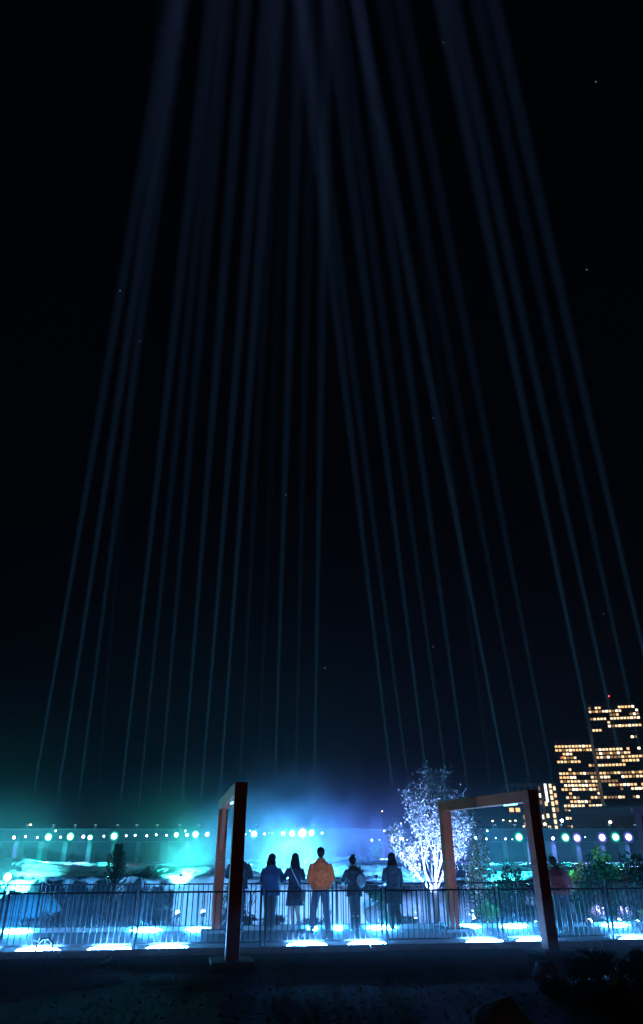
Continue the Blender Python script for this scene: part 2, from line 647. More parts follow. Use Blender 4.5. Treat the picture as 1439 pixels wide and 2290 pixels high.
# spray floods low on the rocks, lighting the falls from the near side
M_case = M_housing
FL = [((20, 1966), 60, (.08, .8, .85), 900000, (-43, 94, -.7), 'bright cyan floodlight on the rocks at the far left'),
      ((405, 1957), 79, (.05, .9, .7), 120000, (-17.5, 92, 0), 'green floodlight on a rock at the lip of the falls, left of the near portal'),
      ((655, 1957), 80, (.1, .66, 1), 330000, (-4, 100, 1.5), 'blue floodlight on a rock at the lip of the falls behind the people'),
      ((842, 1960), 79, (.08, .4, 1), 90000, (12, 94, -.8), 'violet floodlight on a rock at the lip of the falls by the backpack'),
      ((1095, 1957), 82, (.03, .6, .8), 80000, (29, 100, 0), 'teal floodlight on a rock seen through the right portal'),
      ((455, 2044), 58, (.45, .4, 1), 5000, (-14, 72, -4), 'small violet floodlight on a ledge of the falls left of the near portal'),
      ((398, 2046), 56, (.1, .9, .8), 4000, (-18, 72, -4), 'small teal floodlight on a ledge of the falls left of the violet one'),
      ((250, 2120), 33, (.01, .3, 1), 70000, (-28, 74, -4), 'blue floodlight on the bank below the conifer'),
      ((430, 2118), 33, (.01, .6, .6), 12000, (-14, 76, -2), 'green floodlight on the bank left of the near portal'),
      ((650, 2120), 33, (.08, .42, 1), 70000, (-2, 74, -3), 'sky blue floodlight on the bank below the people'),
      ((850, 2120), 33, (.26, .38, 1), 80000, (11, 72, -3), 'violet floodlight on the bank below the middle fence panels'),
      ((1322, 1968), 56, (.05, 1, .4), 700, (26.5, 62, 1.2), 'lime floodlight under the lime-lit bush on the right bank'),
      ((1240, 1950), 55, (.08, 1, .3), 1200, (22.5, 60, .6), 'lime floodlight under the tiny bush by the right portal post'),
      ((1318, 2062), 19.95, (.5, .4, 1), 700, (8.0, 20.6, .9), 'violet floodlight at the foot of the flowering shrub'),
      ((1385, 2062), 20.1, (.5, .4, 1), 600, (8.7, 20.8, .9), 'violet floodlight under the flowering shrub nearer the right edge'),
      ((1425, 2065), 20.15, (.02, .9, .6), 300, (9.1, 20.8, .8), 'teal floodlight under the low shrub at the right edge'),
      ((1090, 2070), 19.9, (.02, .9, .5), 90, (4.7, 20.4, .6), 'green floodlight under the low sparkling shrub'),
      ((1200, 2068), 20.1, (.02, .8, .7), 70, (6.2, 20.8, .9), 'teal floodlight under the shrub by the right portal post'),
      ((868, 2075), 19.7, (.02, .9, .4), 50, (1.85, 20.3, .5), 'green floodlight under the grassy clump'),
      ((1120, 2118), 33, (.02, .4, .9), 20000, (25, 76, -2), 'teal floodlight on the bank under the right portal')]
for (px, py), D, c, e, aim, lab in FL:
    p = P(px, py, D)
    l = thing('floodlight', lab, 'floodlight', p)
    d = (Vector(aim) - p).normalized()
    sc_ = .35 if D < 25 else 1
    MB().tube([-d * .3 * sc_, d * .02], [.14 * sc_, .2 * sc_], 12).tube([(0, 0, -.1 * sc_), (0, 0, -1.2 * sc_)], [.03 * sc_, .03 * sc_], 6).build('housing', M_case, l)
    if px in (20, 455, 398):
        g_ = .3 if px == 20 else .17
        MB().blob((0, -g_, .15), (g_, g_ * .8, g_), 12, 8).build('globe', emis('globe_glow', tuple(.35 + .65 * k for k in c), 8), l)
    MB().tube([d * .03, d * .06], [.18 * sc_, .16 * sc_], 12).build('lens', emis('lens_glow', tuple(.3 + .7 * k for k in c), 30), l)
    lamp('SPOT', d * .3, c, e, .2, aim=Vector(aim) - p, size=34 if px < 100 else 58 if py < 1970 else 75, blend=.9, parent=l)
# downward floods under the deck giving the rapids their hot patches
for px, c, e, tx, ty, lab in ((125, (.04, .8, .9), 60000, -45, 98, 'pale green'), (415, (.02, .9, .5), 60000, -19, 92, 'strong green'), (560, (.02, .5, 1), 110000, -9, 90, 'strong cyan'),
                              (700, (.02, .22, 1), 200000, -1, 92, 'strong blue'), (860, (.1, .2, 1), 90000, 9, 92, 'dim violet'), (1090, (.01, .5, .9), 60000, 27, 100, 'dim teal')):
    p = P(px, 1858, BY - .9)
    l = thing('floodlight', lab + ' floodlight clamped under the top rail of the dam bridge', 'floodlight', p)
    MB().tube([(0, .3, .05), (0, 0, 0)], [.12, .2], 12).box((0, .38, .02), (.1, .3, .3)).build('housing', M_case, l)
    MB().tube([(0, -.01, 0), (0, -.04, 0)], [.18, .16], 12).build('lens', emis('lens_glow', tuple(.3 + .7 * k for k in c), 14), l)
    lamp('SPOT', (0, -.2, 0), c, e, .3, aim=Vector((tx, ty, -1)) - p, size=34, blend=.9, parent=l)
# ------------------------------------------------------------------ linear path lamps
M_ledbody = mat('lamp_body', (.05, .05, .055), .4, .6)
M_lens1 = emis('path_lamp_lens', (.13, .41, 1), 420, True)
M_lens2 = emis('path_lamp_lens_blue', (.04, .42, 1), 430, True)
body_me = MB().box((0, 0, .02), (.66, .06, .04)).box((-.34, 0, .025), (.02, .08, .06)).box((.34, 0, .025), (.02, .08, .06)).mesh('housing', M_ledbody)
R1 = Matrix.Rotation(rad(-78), 3, 'X')
lens2_me = MB().blob((0, .01, .035), (.4, .045, .05), 8, 6).mesh('lens', M_lens2)
lens_me = MB().blob((0, .01, .035), (.42, .045, .055), 8, 6).mesh('lens', M_lens1)


def path_lamp(px, line, flip, k, row, total):
    # solve for x on the line
    x = 0
    for _ in range(12):
        D = line(x)
        x = (px - 719.5) / F * (math.cos(PITCH) * D + math.sin(PITCH) * (.05 - CAMZ))
    l = thing('path_lamp', f'glowing blue-white light bar on the {row}, {nth(k)} from the left', 'light bar', (x, line(x), .02), math.atan(.15 if not flip else .1) + (math.pi if flip else 0), 'light bars along the path')
    inst('housing', body_me, l)
    inst('lens', lens2_me if flip else lens_me, l)
    return l


N1 = [-60, 85, 245, 375, 687, 822, 1085, 1196, 1425, 1540]
N2 = [-60, 37, 327, 449, 700, 757, 855, 1045, 1150, 1377, 1500]
for k, px in enumerate(N1):
    path_lamp(px, lambda x: L_near(x) + .02, False, k + 1, 'near kerb', 0)
for k, px in enumerate(N2):
    l = path_lamp(px, L_lamp2, True, k + 1, 'far kerb', 0)
    if px in (700, 757):
        l.scale = (.32, 1, 1)

# low ground mist hanging over the wet path
volume('path_mist', MB().box((0, 15.6, .45), (40, 12, 1.0)), (.7, .86, 1), .005, .1)
volume('ground_mist', MB().box((0, 17.2, .14), (39, 7.5, .26)), (.8, .9, 1), .04, .1)

# ------------------------------------------------------------------ railings made of bolted panels
M_iron = mat('black_railing', (.02, .024, .03), .32, .7)


def railing(xs_, line, h, kind, npk, skip_feet=False):
    L = xs_[1] - xs_[0]
    slope = (line(1) - line(0))
    ang = math.atan(slope)
    Lr = L / math.cos(ang)
    pk = MB().box((0, 0, h / 2 + .03), (.019, .019, h - .1)).mesh('picket', M_iron)
    post = MB().box((0, 0, h / 2), (.042, .042, h + .02)).box((0, 0, h + .015), (.05, .05, .012)).mesh('post', M_iron)
    rail = MB().box((Lr / 2, 0, 0), (Lr - .1, .034, .034)).mesh('rail', M_iron)
    foot = MB().box((0, 0, .02), (.05, .62, .012)).tube([(0, -.28, .02), (0, -.02, .34)], .012, 6).mesh('foot', M_iron)
    for i, x0 in enumerate(xs_):
        p = thing('railing_panel', f'black iron railing panel of the {kind}, {nth(i+1)} from the left', 'railing panel', (x0, line(x0), .02), ang + random.uniform(-.004, .004), 'panels of the ' + kind)
        inst('post', post, p, (.05, 0, 0))
        inst('post', post, p, (Lr - .05, 0, 0))
        inst('rail', rail, p, (0, 0, h - .03))
        inst('rail', rail, p, (0, 0, .09))
        for k in range(npk):
            inst('picket', pk, p, (.05 + (Lr - .1) * (k + 1) / (npk + 1), 0, 0))
        if not skip_feet:
            inst('foot', foot, p, (.05, 0, 0))


railing([-3.8 + 2.57 * k for k in range(-3, 6)], L_fence1, 1.02, 'near fence', 20)
railing([.33 + 2.43 * k for k in range(-5, 6)], L_fence2, 1.03, 'far fence', 18, True)

# ------------------------------------------------------------------ timber portals spanning the path
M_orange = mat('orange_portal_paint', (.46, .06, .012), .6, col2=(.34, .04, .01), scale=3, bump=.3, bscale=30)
M_foot = mat('footing_concrete', (.1, .11, .12), .8, col2=(.16, .17, .18), scale=5, bump=.4)
M_strip = emis('portal_light_strip', (.2, .95, 1), 5)


def portal(front, back, H, label, strips, gusset=True, wd=.24, M_orange=M_orange):
    f, bk = Vector((*front, 0)), Vector((*back, 0))
    d = bk - f
    L = d.length
    rz = math.atan2(d.y, d.x)
    r = thing('portal_frame', label, 'portal', f, rz)
    for x in (0, L):
        bevel(MB().box((x, 0, (H - wd) / 2 - .05), (wd, wd, H - wd + .1)).build('post', M_orange, r), .012)
        MB().box((x, 0, 1.52), (wd + .02, wd + .02, .012)).build('joint_seam', M_foot, r)
        for bz in (.16, 1.44, 1.6, H - wd - .1):
            for sx in (-1, 1):
                bm_ = MB()
                for by in (-.06, .06):
                    bm_.tube([(x + sx * (wd / 2 - .004), by, bz), (x + sx * (wd / 2 + .012), by, bz)], .014, 6)
                bm_.build('bolt', M_foot, r)
        bevel(MB().box((x, 0, .035), (.75, .75, .11)).build('footing', M_foot, r), .02)
    bevel(MB().box((L / 2, 0, H - wd / 2), (L + wd + .02, wd + .01, wd)).build('beam', M_orange, r), .012)
    if gusset:
        g = MB()
        for s_ in (L - wd / 2 - .003, ):
            a = .0
            g.v += [Vector((s_, -.05, H - wd)), Vector((s_ - .45, -.05, H - wd)), Vector((s_, -.05, H - wd - .95)),
                    Vector((s_, .05, H - wd)), Vector((s_ - .45, .05, H - wd)), Vector((s_, .05, H - wd - .95))]
            g.f += [(0, 1, 2), (5, 4, 3), (0, 3, 4, 1), (1, 4, 5, 2), (2, 5, 3, 0)]
        g.build('brace', M_orange, r)
    for x, ln in strips:
        MB().box((x, 0, H - wd - .012), (ln, .05, .02)).build('light_strip', M_strip, r)
    return r


portal((-1.58, 13.75), (-2.58, 18.75), 2.97, 'dark orange portal frame left of the people, seen nearly edge-on', [(.7, .7), (2.0, .7)])
portal((4.47, 15.15), (3.28, 19.0), 2.94, 'dark orange portal frame in front of the glowing tree', [(.8, .5)], False)
portal((9.95, 15.9), (8.75, 19.6), 2.86, 'dim purple-looking portal frame cut by the right edge', [(1.3, .5)], False, M_orange=mat('dimmed_portal_paint', (.09, .014, .022), .7))  # portal paint darkened, the dim light here put into its colour

# ------------------------------------------------------------------ people


def remeshed(mb, name, voxel, material, parent, smooth_it=4):
    me = mb.mesh(name)
    o = bpy.data.objects.new(name, me)
    COL.objects.link(o)
    r = o.modifiers.new('r', 'REMESH')
    r.mode = 'VOXEL'
    r.voxel_size = voxel
    if smooth_it:
        sm = o.modifiers.new('s', 'SMOOTH')
        sm.factor = .5
        sm.iterations = smooth_it
    dg = bpy.context.evaluated_depsgraph_get()
    me2 = bpy.data.meshes.new_from_object(o.evaluated_get(dg))
    o.modifiers.clear()
    o.data = me2
    me2.name = name
    bpy.data.meshes.remove(me)
    me2.materials.clear()
    me2.materials.append(material)
    me2.polygons.foreach_set('use_smooth', [True] * len(me2.polygons))
    o.parent = parent
    return o


M_skin = mat('skin', (.42, .26, .19), .5)
M_eye = mat('eye', (.7, .7, .7), .2)
M_hair = {'dark': mat('dark_hair', (.012, .009, .008), .8, spec=.15), 'brown': mat('brown_hair', (.05, .028, .018), .8, spec=.15)}


def fabric(name, c, c2=None):
    return mat(name, c, .85, col2=c2 or tuple(k * 1.5 for k in c), scale=6, bump=.6, bscale=16, sheen=.2)


def person(px, D, H, rz, label, c):
    base = P(px, 2090, D)
    root = thing('person', label, 'person', (base.x, D, .02), rz, 'people watching from the path')
    k = H / 1.78
    lean = rad(c.get('lean', 0))
    hipz = .93

    def T(p):
        """bend everything above the hips forward"""
        p = Vector(p)
        if p.z > hipz:
            q = Vector((0, hipz + 0.0))
            dz = p.z - hipz
            p = Vector((p.x, p.y + math.sin(lean) * dz, hipz + math.cos(lean) * dz))
        return p * k

    def TT(pts): return [T(p) for p in pts]
    sw = c.get('sw', .19) * 1.08
    fem = c.get('fem', False)
    legs = c['legs']  # list of (hipx, (kx,ky), (ax,ay), footrz, heel lift)
    arms = c['arms']  # list of (elbow, hand)
    body = MB()
    tw, td = (.135, .095) if fem else (.155, .11)
    # torso
    body.tube(TT([(0, 0, .86), (0, 0, .98), (0, 0, 1.1), (0, 0, 1.28), (0, 0, 1.4), (0, 0, 1.46)]), [.155 * k, .16 * k, tw * .88 * k, tw * 1.05 * k, tw * 1.1 * k, .07 * k], 14,
              [.11 * k, .115 * k, td * .9 * k, td * 1.1 * k, td * k, .06 * k])
    hd = Vector(c.get('head', (0, .03, 0)))
    tilt = Matrix.Rotation(rad(c.get('turn', 0)), 3, 'Z') @ Matrix.Rotation(rad(c.get('nod', 0)), 3, 'X')
    hc = T(Vector((0, 0, 1.665)) + hd)
    body.tube([T((0, 0, 1.4)), T((0, .01, 1.5)), hc - Vector((0, 0, .05 * k))], [.062 * k, .054 * k, .056 * k], 10)
    body.blob(hc + tilt @ Vector((0, -.005, .025)) * k, (.074 * k, .094 * k, .1 * k), 16, 12, tilt)
    body.blob(hc + tilt @ Vector((0, .03, -.045)) * k, (.056 * k, .062 * k, .07 * k), 14, 10, tilt)
    body.tube([hc + tilt @ Vector((0, .088, .02)) * k, hc + tilt @ Vector((0, .112, -.018)) * k], [.01 * k, .016 * k], 8)
    body.blob(hc + tilt @ Vector((0, .09, -.058)) * k, (.024 * k, .01 * k, .009 * k), 8, 6, tilt)
    for s in (-1, 1):
        body.blob(hc + tilt @ Vector((s * .077, 0, 0)) * k, (.012 * k, .022 * k, .033 * k), 8, 6, tilt)
    # legs
    for hx, kn, an, frz, lift in legs:
        body.tube([Vector((hx, 0, .9)) * k, Vector((kn[0], kn[1], .48)) * k, Vector((kn[0] * .6 + an[0] * .4, kn[1] * .6 + an[1] * .4 - .015, .36)) * k, Vector((an[0], an[1], .09 + lift)) * k],
                  [.08 * k, .052 * k, .055 * k, .036 * k], 10)
        fd = Matrix.Rotation(rad(frz), 3, 'Z')
        body.tube([Vector((an[0], an[1], .06 + lift)) * k, (Vector((an[0], an[1], .04)) + fd @ Vector((0, .15, 0))) * k], [.036 * k, .03 * k], 8, [.03 * k, .02 * k])
    hands = []
    for s, (el, ha) in zip((-1, 1), arms):
        sh = T((s * (sw - .02), 0, 1.42))
        e, h = T(el), T(ha)
        body.tube([sh, (sh + e) / 2, e, (e + h) / 2, h], [.046 * k, .042 * k, .036 * k, .034 * k, .024 * k], 10)
        d = (h - e).normalized()
        if c.get('pockets'):
            d = (d + Vector((0, 0, -.5))).normalized()
        side = d.cross(Vector((0, 0, 1)))
        side = side.normalized() if side.length > .1 else Vector((0, 1, 0))
        nrm = side.cross(d)
        palm = h + d * .05 * k
        body.tube([h, palm, h + d * .095 * k], [.026 * k, .038 * k, .036 * k], 10, [.018 * k, .016 * k, .013 * k])
        for f in range(4):
            o0 = h + d * .09 * k + side * (f - 1.5) * .02 * k
            ln = (.068, .078, .074, .058)[f] * k
            p1 = o0 + d * ln * .5 - nrm * .004 * k
            p2 = p1 + (d - nrm * .9).normalized() * ln * .5
            body.tube([o0 - d * .02 * k, p1, p2], [.009 * k, .0085 * k, .007 * k], 6)
        th = -s
        p0 = h + d * .03 * k + side * th * .025 * k
        body.tube([p0, p0 + (d * .6 + side * th).normalized() * .04 * k, p0 + (d * 1.6 + side * th).normalized() * .07 * k], [.012 * k, .011 * k, .008 * k], 6)
        hands.append(h)
    remeshed(body, 'body', .0085, M_skin, root, 1)
    for s in (-1, 1):
        MB().blob(hc + tilt @ Vector((s * .03, .083, .018)) * k, .012 * k, 8, 6).build('eye', M_eye, root, True)
    # trousers or bare legs
    if c.get('trousers'):
        tm = MB()
        wd = c.get('legw', 1.12)
        for hx, kn, an, frz, lift in legs:
            tm.tube([Vector((hx * .8, 0, .97)) * k, Vector((hx, 0, .86)) * k, Vector(((hx + kn[0]) / 2, kn[1] / 2 + .01, .68)) * k, Vector((kn[0], kn[1], .48)) * k,
                     Vector(((kn[0] + an[0]) / 2, (kn[1] + an[1]) / 2 - .01, .3)) * k, Vector((an[0], an[1], .09 + lift)) * k],
                    [.095 * k, .103 * k, .088 * k * wd, .072 * k * wd, .07 * k * wd, .062 * k * wd], 12)
        tm.tube(TT([(0, 0, .82), (0, 0, .93), (0, 0, 1.05)]), [.15 * k, .175 * k, .158 * k], 14, [.105 * k, .13 * k, .115 * k])
        remeshed(tm, 'trousers', .013, c['trousers'], root, 5)
    # shoes
    for hx, kn, an, frz, lift in legs:
        sh_ = MB()
        fd = Matrix.Rotation(rad(frz), 3, 'Z')
        a0 = Vector((an[0], an[1], .05 + lift)) * k
        if lift:
            tip = (Vector((an[0], an[1], .03)) + fd @ Vector((0, .17, 0))) * k
            tip.z = .03
            sh_.tube([a0 + Vector((0, -.05, .03)) * k, a0 * .6 + tip * .4, tip], [.036 * k, .043 * k, .036 * k], 10, [.05 * k, .04 * k, .026 * k])
        else:
            sh_.tube([a0 + fd @ Vector((0, -.07, -.012)) * k, a0 + fd @ Vector((0, .0, 0)) * k, a0 + fd @ Vector((0, .12, -.015)) * k, a0 + fd @ Vector((0, .19, -.02)) * k],
                     [.034 * k, .042 * k, .046 * k, .03 * k], 12, [.036 * k, .046 * k, .034 * k, .022 * k])
        remeshed(sh_, 'shoe', .012, c['shoes'], root, 2)
    # jacket or coat
    jm = MB()
    bot = c.get('hem', .88)
    fl = c.get('flare', 1.0)
    puff = c.get('puff', 1.0)
    rows = [(1.52, .085, .08), (1.48, sw * .62, .09), (1.43, sw * .9, .11), (1.36, sw * 1.0, .125), (1.25, sw * .98 * puff, .135 * puff), (1.1, sw * .93 * puff * (.93 if fem else 1), .13 * puff), (.98, sw * .95 * puff, .135 * puff)]
    if bot < .93:
        rows.append((.9, sw * 1.0 * puff * (1 + (fl - 1) * .3), .14 * puff))
    if bot < .8:
        rows.append((.75, sw * 1.02 * (1 + (fl - 1) * .7), .145 * fl))
    rows.append((bot, sw * (.9 if bot > .8 else 1.05) * puff * fl, .135 * fl * puff))
    rows.reverse()
    jm.tube(TT([(0, .01 * math.sin(z * 9), z) for z, a, b_ in rows]), [a * k for z, a, b_ in rows], 18, [b_ * k for z, a, b_ in rows])
    for s, (el, ha) in zip((-1, 1), arms):
        sh = T((s * (sw - .035), 0, 1.405))
        e, h = T(el), T(ha)
        aw = c.get('aw', 1.0)
        jm.tube([sh, sh * .6 + e * .4 + Vector((s * .012, 0, 0)), e, (e * .55 + h * .45), h], [.074 * k * aw, .07 * k * aw, .062 * k * aw, .058 * k * aw, .042 * k * aw], 12)
    if c.get('collar'):
        jm.tube(TT([(0, 0, 1.42), (0, .01, 1.5), (0, .015, 1.545)]), [.13 * k, .098 * k, .096 * k], 14)
    if c.get('hood'):
        jm.tube([T((-.1, -.04, 1.46)), T((-.05, -.11, 1.44)), T((.05, -.11, 1.44)), T((.1, -.04, 1.46))], [.04 * k, .062 * k, .062 * k, .04 * k], 10)
        jm.blob(T((0, -.13, 1.38)), (.1 * k, .045 * k, .075 * k), 12, 8)
    rndm = random.Random(int(px))
    for j in range(c.get('folds', 10)):   # cloth folds as shallow ridges
        zz = rndm.uniform(bot + .05, 1.3)
        xx = rndm.uniform(-.12, .12)
        a_ = T((xx - rndm.uniform(.02, .07), -.115 * puff, zz))
        b2 = T((xx + rndm.uniform(.02, .07), -.12 * puff, zz + rndm.uniform(-.06, .06)))
        jm.tube([a_, (a_ + b2) / 2 + Vector((0, -.012, 0)), b2], [.014 * k, .026 * k, .012 * k], 6)
    remeshed(jm, 'coat' if bot < .75 else 'jacket', .0125, c['top'], root, 4)
    # hair
    hm = MB()
    hr = tilt
    hm.blob(hc + hr @ Vector((0, -.018, .026)) * k, (.098 * k, .108 * k, .1 * k), 16, 12, hr)
    st = c['hair']
    if st == 'long':
        hl = c.get('hairlen', .34)
        pr = [hc + hr @ Vector((0, -.045, .0)) * k, hc + hr @ Vector((.0, -.07, -.09)) * k, hc + Vector((.005, -.1, -.2)) * k, hc + Vector((-.005, -.125, -hl)) * k]
        hm.tube(pr, [.1 * k, .115 * k, .125 * k, .075 * k], 14, [.065 * k, .065 * k, .05 * k, .022 * k])
        for j in range(9):
            x0 = (j - 4) * .027
            hm.tube([hc + Vector((x0, -.09, -.05)) * k, hc + Vector((x0 * 1.15, -.13, -.2)) * k, hc + Vector((x0 * 1.0 + rndm.uniform(-.01, .01), -.145, -hl - rndm.uniform(0, .06))) * k], [.012 * k, .013 * k, .007 * k], 6)
    elif st == 'bun':
        hm.blob(hc + hr @ Vector((0, -.05, .115)) * k, .05 * k, 12, 8)
        hm.blob(hc + hr @ Vector((0, -.06, -.03)) * k, (.07 * k, .05 * k, .06 * k), 12, 8)
        for j in range(10):
            hm.tube([hc + hr @ Vector((rndm.uniform(-.05, .05), -.05, .1)) * k, hc + hr @ Vector((rndm.uniform(-.085, .085), -.06, .13 + rndm.uniform(0, .04))) * k], [.01 * k, .006 * k], 5)
    else:
        hm.blob(hc + hr @ Vector((0, -.045, -.02)) * k, (.086 * k, .065 * k, .085 * k), 12, 8)
        for j in range(22):
            a_ = rndm.uniform(0, 6.28)
            v_ = Vector((math.cos(a_) * .075, math.sin(a_) * .085 - .02, rndm.uniform(-.02, .085)))
            hm.tube([hc + hr @ (v_ * .9) * k, hc + hr @ (v_ * 1.08 + Vector((0, 0, .02))) * k], [.016 * k, .008 * k], 5)
    remeshed(hm, 'hair', .0095, M_hair[c.get('hc', 'dark')], root, 2)
    return root, T, k, hc


J = {n: fabric(n, *v) for n, v in {
    'black_jacket_cloth': ((.014, .02, .03),), 'denim_blue_cloth': ((.02, .04, .11), (.03, .06, .14)), 'navy_coat_cloth': ((.012, .016, .035),),
    'orange_jacket_cloth': ((.7, .085, .01), (.56, .065, .01)), 'charcoal_coat_cloth': ((.02, .022, .03),), 'slate_coat_cloth': ((.015, .02, .03),),
    'red_jacket_cloth': ((.16, .012, .012), (.12, .01, .01)), 'jeans_cloth': ((.03, .05, .09), (.05, .07, .12)), 'dark_trouser_cloth': ((.02, .025, .035),),
    'grey_trouser_cloth': ((.04, .06, .09),), 'tights_cloth': ((.12, .15, .2),)}.items()}
M_shoe = {'black': mat('black_shoe', (.02, .02, .022), .5), 'white': mat('white_trainer', (.7, .7, .72), .5)}

LEAN_ARMS = [((-.24, .16, 1.16), (-.1, .36, 1.1)), ((.24, .16, 1.16), (.1, .36, 1.1))]
std = [(-.09, (-.1, .02), (-.11, -.01), 8, 0), (.09, (.1, .02), (.11, -.01), -8, 0)]
person(527, 18.55, 1.82, 0, 'person in a dark jacket half hidden behind the near portal post', dict(
    lean=4, legs=std, arms=[((-.29, .1, 1.16), (-.12, .3, 1.12)), ((.29, .1, 1.16), (.12, .3, 1.12))], top=J['black_jacket_cloth'], trousers=J['jeans_cloth'], shoes=M_shoe['black'], hair='short', sw=.215, puff=1.08, hem=.9, collar=True, turn=-12))
person(601, 18.75, 1.70, rad(-12), 'person with long hair in a blue jacket leaning on the fence', dict(
    lean=11, legs=[(-.08, (-.07, .03), (-.06, 0), 5, 0), (.08, (.09, .0), (.1, -.05), -10, 0)], fem=True,
    arms=[((-.29, .16, 1.13), (-.06, .4, 1.12)), ((.33, .18, 1.13), (.27, .44, 1.1))], top=J['denim_blue_cloth'], trousers=J['dark_trouser_cloth'], shoes=M_shoe['black'], hair='long', hairlen=.36, hc='dark', sw=.2, puff=1.2, hem=.8, turn=-30))
r3, T3, k3, _ = person(658, 18.6, 1.70, 0, 'person in a long dark coat with a shoulder bag, left hand on the fence', dict(
    lean=2, legs=[(-.07, (-.06, .02), (-.02, -.01), 15, 0), (.07, (.07, .02), (.15, -.02), -60, 0)], fem=True,
    arms=[((-.27, .08, 1.2), (-.36, .3, 1.1)), ((.23, .04, 1.18), (.12, .2, 1.22))], top=J['navy_coat_cloth'], shoes=M_shoe['black'], trousers=J['tights_cloth'], legw=.72,
    hair='long', hairlen=.3, sw=.175, hem=.58, flare=1.18, hood=False))
# her bag and its strap
M_bag = mat('bag_leather', (.03, .025, .03), .5, col2=(.05, .04, .045))
M_strap = mat('pale_strap', (.35, .4, .45), .5)
bag = thing('shoulder_bag', 'dark shoulder bag on a pale strap hanging at the long-coated person', 'bag', r3.location + Vector((.2, -.06, .78)))
bevel(MB().box((0, 0, 0), (.12, .26, .25)).build('pouch', M_bag, bag), .03, 3)
bevel(MB().box((.065, 0, .05), (.012, .25, .17)).build('flap', M_bag, bag), .004)
pts = [Vector((.0, -.1, .12)), Vector((-.1, -.115, .25)), Vector((-.2, -.115, .42)), Vector((-.29, -.09, .58)), Vector((-.32, 0, .66))]
MB().tube(pts, .011, 6).build('strap', M_strap, bag)

person(718, 18.35, 1.83, 0, 'person in an orange puffer jacket standing legs apart, hands in pockets', dict(
    legs=[(-.1, (-.17, .03), (-.21, 0), 25, 0), (.1, (.13, .03), (.17, 0), -25, 0)], arms=[((-.28, -.03, 1.13), (-.19, .08, .96)), ((.28, -.03, 1.13), (.19, .08, .96))],
    top=J['orange_jacket_cloth'], trousers=J['grey_trouser_cloth'], shoes=M_shoe['black'], hair='short', sw=.2, puff=1.1, hem=.9, aw=1.12, collar=True, pockets=True, legw=1.12, folds=18))
r5, T5, k5, _ = person(795, 18.65, 1.66, rad(6), 'person with a hair bun in a dark fur-hooded coat carrying a grey backpack', dict(
    lean=9, legs=[(-.07, (-.06, .03), (-.05, 0), 8, 0), (.07, (.08, .01), (.07, -.04), -8, 0)], fem=True, arms=[((-.27, .12, 1.17), (-.26, .36, 1.1)), ((.22, .2, 1.14), (.08, .4, 1.1))],
    top=J['charcoal_coat_cloth'], trousers=J['dark_trouser_cloth'], shoes=M_shoe['black'], hair='bun', head=(-.02, .05, -.02), sw=.18, puff=1.1, hem=.8, hood=True, legw=.9, turn=20))
fur = MB()
rf = random.Random(5)
for j in range(420):
    a_ = rf.uniform(-.15, math.pi + .15)
    c_ = T5((.02 + math.cos(a_) * .14, -.07 - math.sin(a_) * .09, 1.45 + rf.uniform(-.06, .06)))
    fur.leaf(c_, Vector((rf.uniform(-.04, .04), -.03 - rf.random() * .02, rf.uniform(-.03, .05))), .005, Vector((rf.uniform(-1, 1), 1, rf.uniform(-1, 1))))
fur.build('fur_trim', M_hair['brown'], r5)
M_pack = mat('grey_backpack_cloth', (.16, .18, .2), .8, col2=(.1, .11, .13), scale=9, bump=.4)
bp_ = thing('backpack', 'pale grey backpack on the back of the fur-hooded person', 'backpack', r5.location + Vector((.14, -.1, 1.14)), rad(14))
pm = MB().blob((0, -.1, -.03), (.125, .1, .165), 14, 10).blob((0, -.15, -.08), (.1, .07, .08), 12, 8)
remeshed(pm, 'main_bag', .014, M_pack, bp_, 3)
for s in (-1, 1):
    MB().tube([(s * .08, -.04, .15), (s * .1, .05, .2), (s * .1, .1, .08)], .014, 6).build('strap', M_bag, bp_)
MB().tube([(-.03, -.12, .15), (0, -.12, .19), (.03, -.12, .15)], .008, 6).build('handle', M_bag, bp_)

person(884, 18.5, 1.71, 0, 'person with long hair in a long slate coat, white trainer heel raised', dict(
    lean=4, legs=[(-.07, (-.07, .05), (-.06, -.0), 5, 0), (.06, (.09, .02), (.13, -.2), -10, .1)], fem=True, arms=[((-.22, .14, 1.14), (-.1, .36, 1.08)), ((.23, .1, 1.1), (.2, .16, .9))],
    top=J['slate_coat_cloth'], trousers=J['dark_trouser_cloth'], shoes=M_shoe['white'], hair='long', hairlen=.22, hc='dark', sw=.18, hem=.62, flare=1.15, hood=True, puff=1.02))
person(1268, 18.2, 1.68, rad(-10), 'person in a dark red jacket leaning forward right of the near right post', dict(
    lean=22, legs=std, arms=[((-.2, .2, 1.2), (-.08, .4, 1.18)), ((.3, .12, 1.12), (.34, .3, 1.0))], top=J['red_jacket_cloth'], trousers=J['dark_trouser_cloth'], shoes=M_shoe['black'], hair='short', sw=.2, puff=1.2, hem=.86, head=(-.05, .02, 0)))
# ------------------------------------------------------------------ the lit tree
M_bark = mat('pale_bark', (.5, .46, .44), .6, col2=(.35, .32, .3), scale=14, bump=.5, bscale=40)
M_leaf = mat('glossy_leaf', (.38, .4, .36), .35, col2=(.5, .5, .46), scale=3, spec=.8)
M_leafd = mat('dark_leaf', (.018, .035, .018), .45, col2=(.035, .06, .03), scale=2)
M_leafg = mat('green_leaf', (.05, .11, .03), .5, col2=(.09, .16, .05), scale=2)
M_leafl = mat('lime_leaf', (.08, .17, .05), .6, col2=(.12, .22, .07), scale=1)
M_leafv = mat('pale_flower_leaf', (.4, .38, .4), .5, col2=(.3, .3, .3), scale=4)
M_barkd = mat('dark_bark', (.05, .04, .035), .8, bump=.5)


